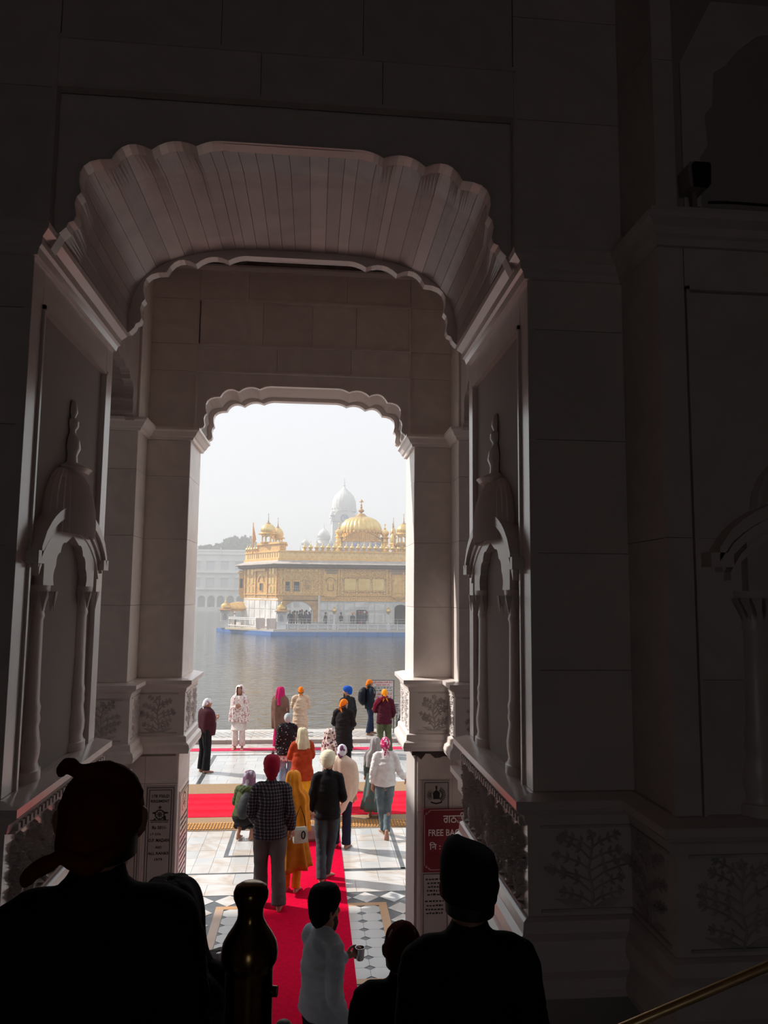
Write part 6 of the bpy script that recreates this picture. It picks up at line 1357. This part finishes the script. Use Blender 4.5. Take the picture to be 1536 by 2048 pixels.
# crest plaque and long inscription on the right pillar
t, w_, h = plaque('inscribed_plaque', 'small plaque with winged crest just above the red board', 1.11, 1.37, 1.76, 2.04, 7.484, 1)
mb = MB()
for sg in (-1, 1):
    for i in range(11):
        a = -.9+.19*i; r0_, r1_ = .05, .092; c, s_ = math.cos(a)*sg, math.sin(a); mb.prism([(r0_*c-.003*s_, .15+r0_*s_*.8+.003), (r1_*c-.003*s_, .15+r1_*s_*.9+.003), (r1_*c+.003*s_, .15+r1_*s_*.9-.004), (r0_*c+.003*s_, .15+r0_*s_*.8-.004)], FY(0), 0, .0015)
mb.prism([(-.03, .11), (.03, .11), (.035, .17), (0, .20), (-.035, .17)], FY(0), 0, .0012); mb.prism([(-.008, .20), (.008, .20), (.010, .235), (-.010, .235)], FY(0), 0, .0015); mb.prism([(-.055, .075), (0, .06), (.055, .075), (.055, .09), (0, .075), (-.055, .09)], FY(0), 0, .0015)
fixn(mb.build('winged_crest', INK, t))
t, w_, h = plaque('inscribed_plaque', 'pale plaque of small worn text directly under the red board', 1.10, 1.36, .58, 1.19, 7.484, 1)
rn = random.Random(5)
def worn(t, x0, x1, zs, hh, seed):
    rn = random.Random(seed)
    for z in zs:
        mb = MB(); x = x0+rn.uniform(0, .03)
        while x < x1-.02: l = rn.uniform(.010, .03); mb.box(x, min(x+l, x1), -.0012, 0, z, z+hh*rn.uniform(.7, 1.1)); x += l+rn.uniform(.005, .012)
        mb.build('worn_lettering', INK, t)
worn(t, -.10, .10, [.54, .505, .47, .435, .40, .34, .30, .265, .23], .016, 3)
t, w_, h = plaque('inscribed_plaque', 'low wide framed plaque with dense text near the floor of the right pillar', 1.10, 1.75, .12, .50, 7.482, 2); worn(t, -.26, .26, [.29, .255, .22, .185, .15, .115], .018, 4)
# red baggage board
RB_ = thing('baggage_sign', 'deep red FREE BAGGAGE board with white Punjabi and Hindi lettering on the right pillar', 'sign', (1.41, 7.46, 1.2))
SG = mat('sign_red', (.20, .008, .022), .4); MB().box(-.30, .30, 0, .012, 0, .585).build('panel', SG, RB_)
mb = MB(); b = .003
for x0, x1, z0, z1 in ((-.24, .24, .572, .575), (-.24, .24, .02, .023), (-.29, -.287, .06, .53), (.287, .29, .06, .53)): mb.box(x0, x1, -.0015, 0, z0, z1)
mb.build('border', PAINTW, RB_)
for sx_ in (-1, 1):
    for sz_, zc in ((1, .54), (-1, .055)):
        mb = MB(); mb.path([(sx_*(.27-.012*math.cos(a)*(1-a/9)), -.002, zc+sz_*.013*math.sin(a)*(1-a/9)) for a in [i*.5 for i in range(12)]], .0018, 4); mb.path([(sx_*(.245-.010*math.cos(a)*(1-a/9)), -.002, zc+sz_*(.018+.010*math.sin(a)*(1-a/9))) for a in [i*.5 for i in range(12)]], .0018, 4); mb.build('corner_scroll', PAINTW, RB_)
text('ਗਠੜੀ ਘਰ', .105, RB_, 'lettering', PAINTW, (-.105, -.0015, .455), align='LEFT', w=.36)
text('FREE BAGGAGE', .085, RB_, 'lettering', PAINTW, (-.255, -.0015, .335), align='LEFT', w=.50)
# the short-i sign is written before its consonant in visual order
text('िन : शुल्क सेवा', .075, RB_, 'lettering', PAINTW, (-.24, -.0015, .21), align='LEFT', w=.46)
MB().box(-.10, .20, -.0015, 0, .085, .115).build('yellow_bar', mat('sign_yellow', (.55, .38, .02), .5), RB_)
# notice boards by the water
NB = thing('notice_board', 'tall white notice board with red and green lines of Punjabi text by the water', 'notice board', (1.965, 20.8, .1))
POST = mat('grey_post', (.16, .16, .15), .5, metal=.5)
MB().box(-.285, .285, 0, .02, .87, 1.39).build('panel', WHC, NB); mb = MB()
for x in (-.30, .30): MB().box(x-.014, x+.014, -.005, .025, 0, 1.41).build('post', POST, NB)
MB().box(-.30, .30, -.004, .024, 1.39, 1.41).box(-.30, .30, -.004, .024, .855, .87).build('frame', POST, NB)
TR = mat('sign_text_red', (.55, .05, .03), .6); TG = mat('sign_text_green', (.05, .12, .07), .6)
for i, (s, z, m_, wd) in enumerate((('ਸ੍ਰੀ ਹਰਿਮੰਦਰ ਸਾਹਿਬ ਜੀ ਦੇ', 1.32, TR, .52), ('ਦਰਸ਼ਨ ਕਰਨ ਸਮੇਂ', 1.255, TR, .38), ('ਸਿਰ ਢੱਕ ਕੇ ਰੱਖੋ ਜੀ ਅਤੇ', 1.17, TG, .52), ('ਸਰੋਵਰ ਵਿੱਚ ਸਾਬਣ ਨਾ ਲਾਓ', 1.10, TG, .52), ('ਫੋਟੋ ਖਿੱਚਣੀ ਮਨ੍ਹਾ ਹੈ ਜੀ', 1.0, TR, .50), ('ਬੇਨਤੀ ਹੈ ਸੇਵਾ ਕਰੋ ਜੀ', .925, TR, .50))): text(s, .06, NB, 'lettering', m_, (0, -.001, z), w=wd)
mb = MB(); [mb.box(-.28, .28, -.0015, 0, z, z+.005) for z in (1.225, 1.06)]; mb.build('divider', INK, NB)
NB2 = thing('notice_board', 'small white notice on a post between the big board and the right pillar', 'notice board', (2.365, 20.9, .1))
MB().box(-.075, .075, 0, .015, .46, .78).build('panel', WHC, NB2); MB().box(-.012, .012, .0, .02, 0, .46).build('post', POST, NB2)
for i in range(5): text(['ਸੂਚਨਾ', 'ਜੁੱਤੇ', 'ਬਾਹਰ', 'ਉਤਾਰੋ', 'ਜੀ'][i], .045, NB2, 'lettering', INK, (0, -.001, .72-.055*i), w=.11 if i < 4 else .05)
# surveillance camera on the cornice, with its cable
DARKP = mat('black_plastic', (.012, .012, .014), .35)
CC = thing('security_camera', 'small box security camera with black front standing on the cornice at upper right', 'camera', (1.665, 3.02, 5.597))
MB().lathe([(.03, -.04), (.03, -.03), (.012, -.025), (.012, .06)], (.0, .03, 0), 10).build('mount', HALL, CC)
mb = MB(); mb.tube([[(x, y, z) for x, z in ((-.045, .05), (.035, .045), (.045, .06), (.05, .15), (.04, .165), (-.04, .165), (-.05, .15))] for y in (-.02, .09)]); fixn(mb.build('housing', mat('off_white_plastic', (.35, .32, .30), .5), CC))
mb = MB(); mb.tube([[(x*k_+.006, y, .105+(z-.105)*k_) for x, z in ((-.035, .05), (.03, .045), (.042, .06), (.046, .15), (.038, .162), (-.03, .162), (-.040, .15))] for y, k_ in ((-.02, 1), (-.03, 1), (-.036, .9))]); fixn(mb.build('front_window', DARKP, CC))
mb = MB(); mb.path([(1.70, 3.0, 5.575), (1.76, 2.985, 5.572), (1.84, 2.99, 5.575), (2.0, 2.99, 5.572), (2.3, 2.99, 5.574), (2.8, 2.99, 5.57)], .006, 6); o = mb.build('camera_cable', DARKP); o['label'] = 'thin black cable lying along the cornice right of the security camera'; o['category'] = 'cable'
# brass post at the head of the stair rail, and the glinting hand rail
BRASS = mat('brass', (.20, .125, .05), .2, metal=1, vcol=(.13, .08, .03), vscale=12)
BP = thing('brass_post', 'thick turned brass newel post with rounded knob in the lower middle', 'post', (-.117, 1.70, 1.768))
MB().lathe([(.08, 0), (.08, .04), (.058, .06), (.052, .09), (.050, 1.28), (.050, 1.30)], (0, 0, 0), 40).build('shaft', BRASS, BP, smooth=.6)
MB().lathe([(.050, 1.295), (.053, 1.303), (.0585, 1.313), (.0595, 1.328), (.0565, 1.345), (.047, 1.362), (.036, 1.378), (.0285, 1.392), (.0268, 1.402), (.0272, 1.415), (.031, 1.424), (.0365, 1.436), (.0372, 1.448), (.033, 1.459), (.022, 1.4655), (.008, 1.468), (0, 1.468)], (0, 0, 0), 48).build('knob', BRASS, BP, smooth=.8)
MB().rod((.045, 0, 1.247), (.060, -.003, 1.247), .011, 14).build('rail_boss', BRASS, BP, smooth=.6)
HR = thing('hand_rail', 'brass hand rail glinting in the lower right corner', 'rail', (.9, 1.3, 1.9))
mb = MB(); mb.rod((-.9, -.1, 1.12), (1.2, -.1, 1.835), .007, 20); mb.build('rail', mat('glint_brass', (.95, .72, .36), .3, metal=1), HR, smooth=.9)  # bright colour and thin radius stand in for the glint on the rail
for x in (-.85, 1.15): MB().rod((x, -.1, -.14 if x < 0 else .35), (x, -.1, 1.13+.34*(x+.9)), .014, 12).build('upright', BRASS, HR, smooth=.9)
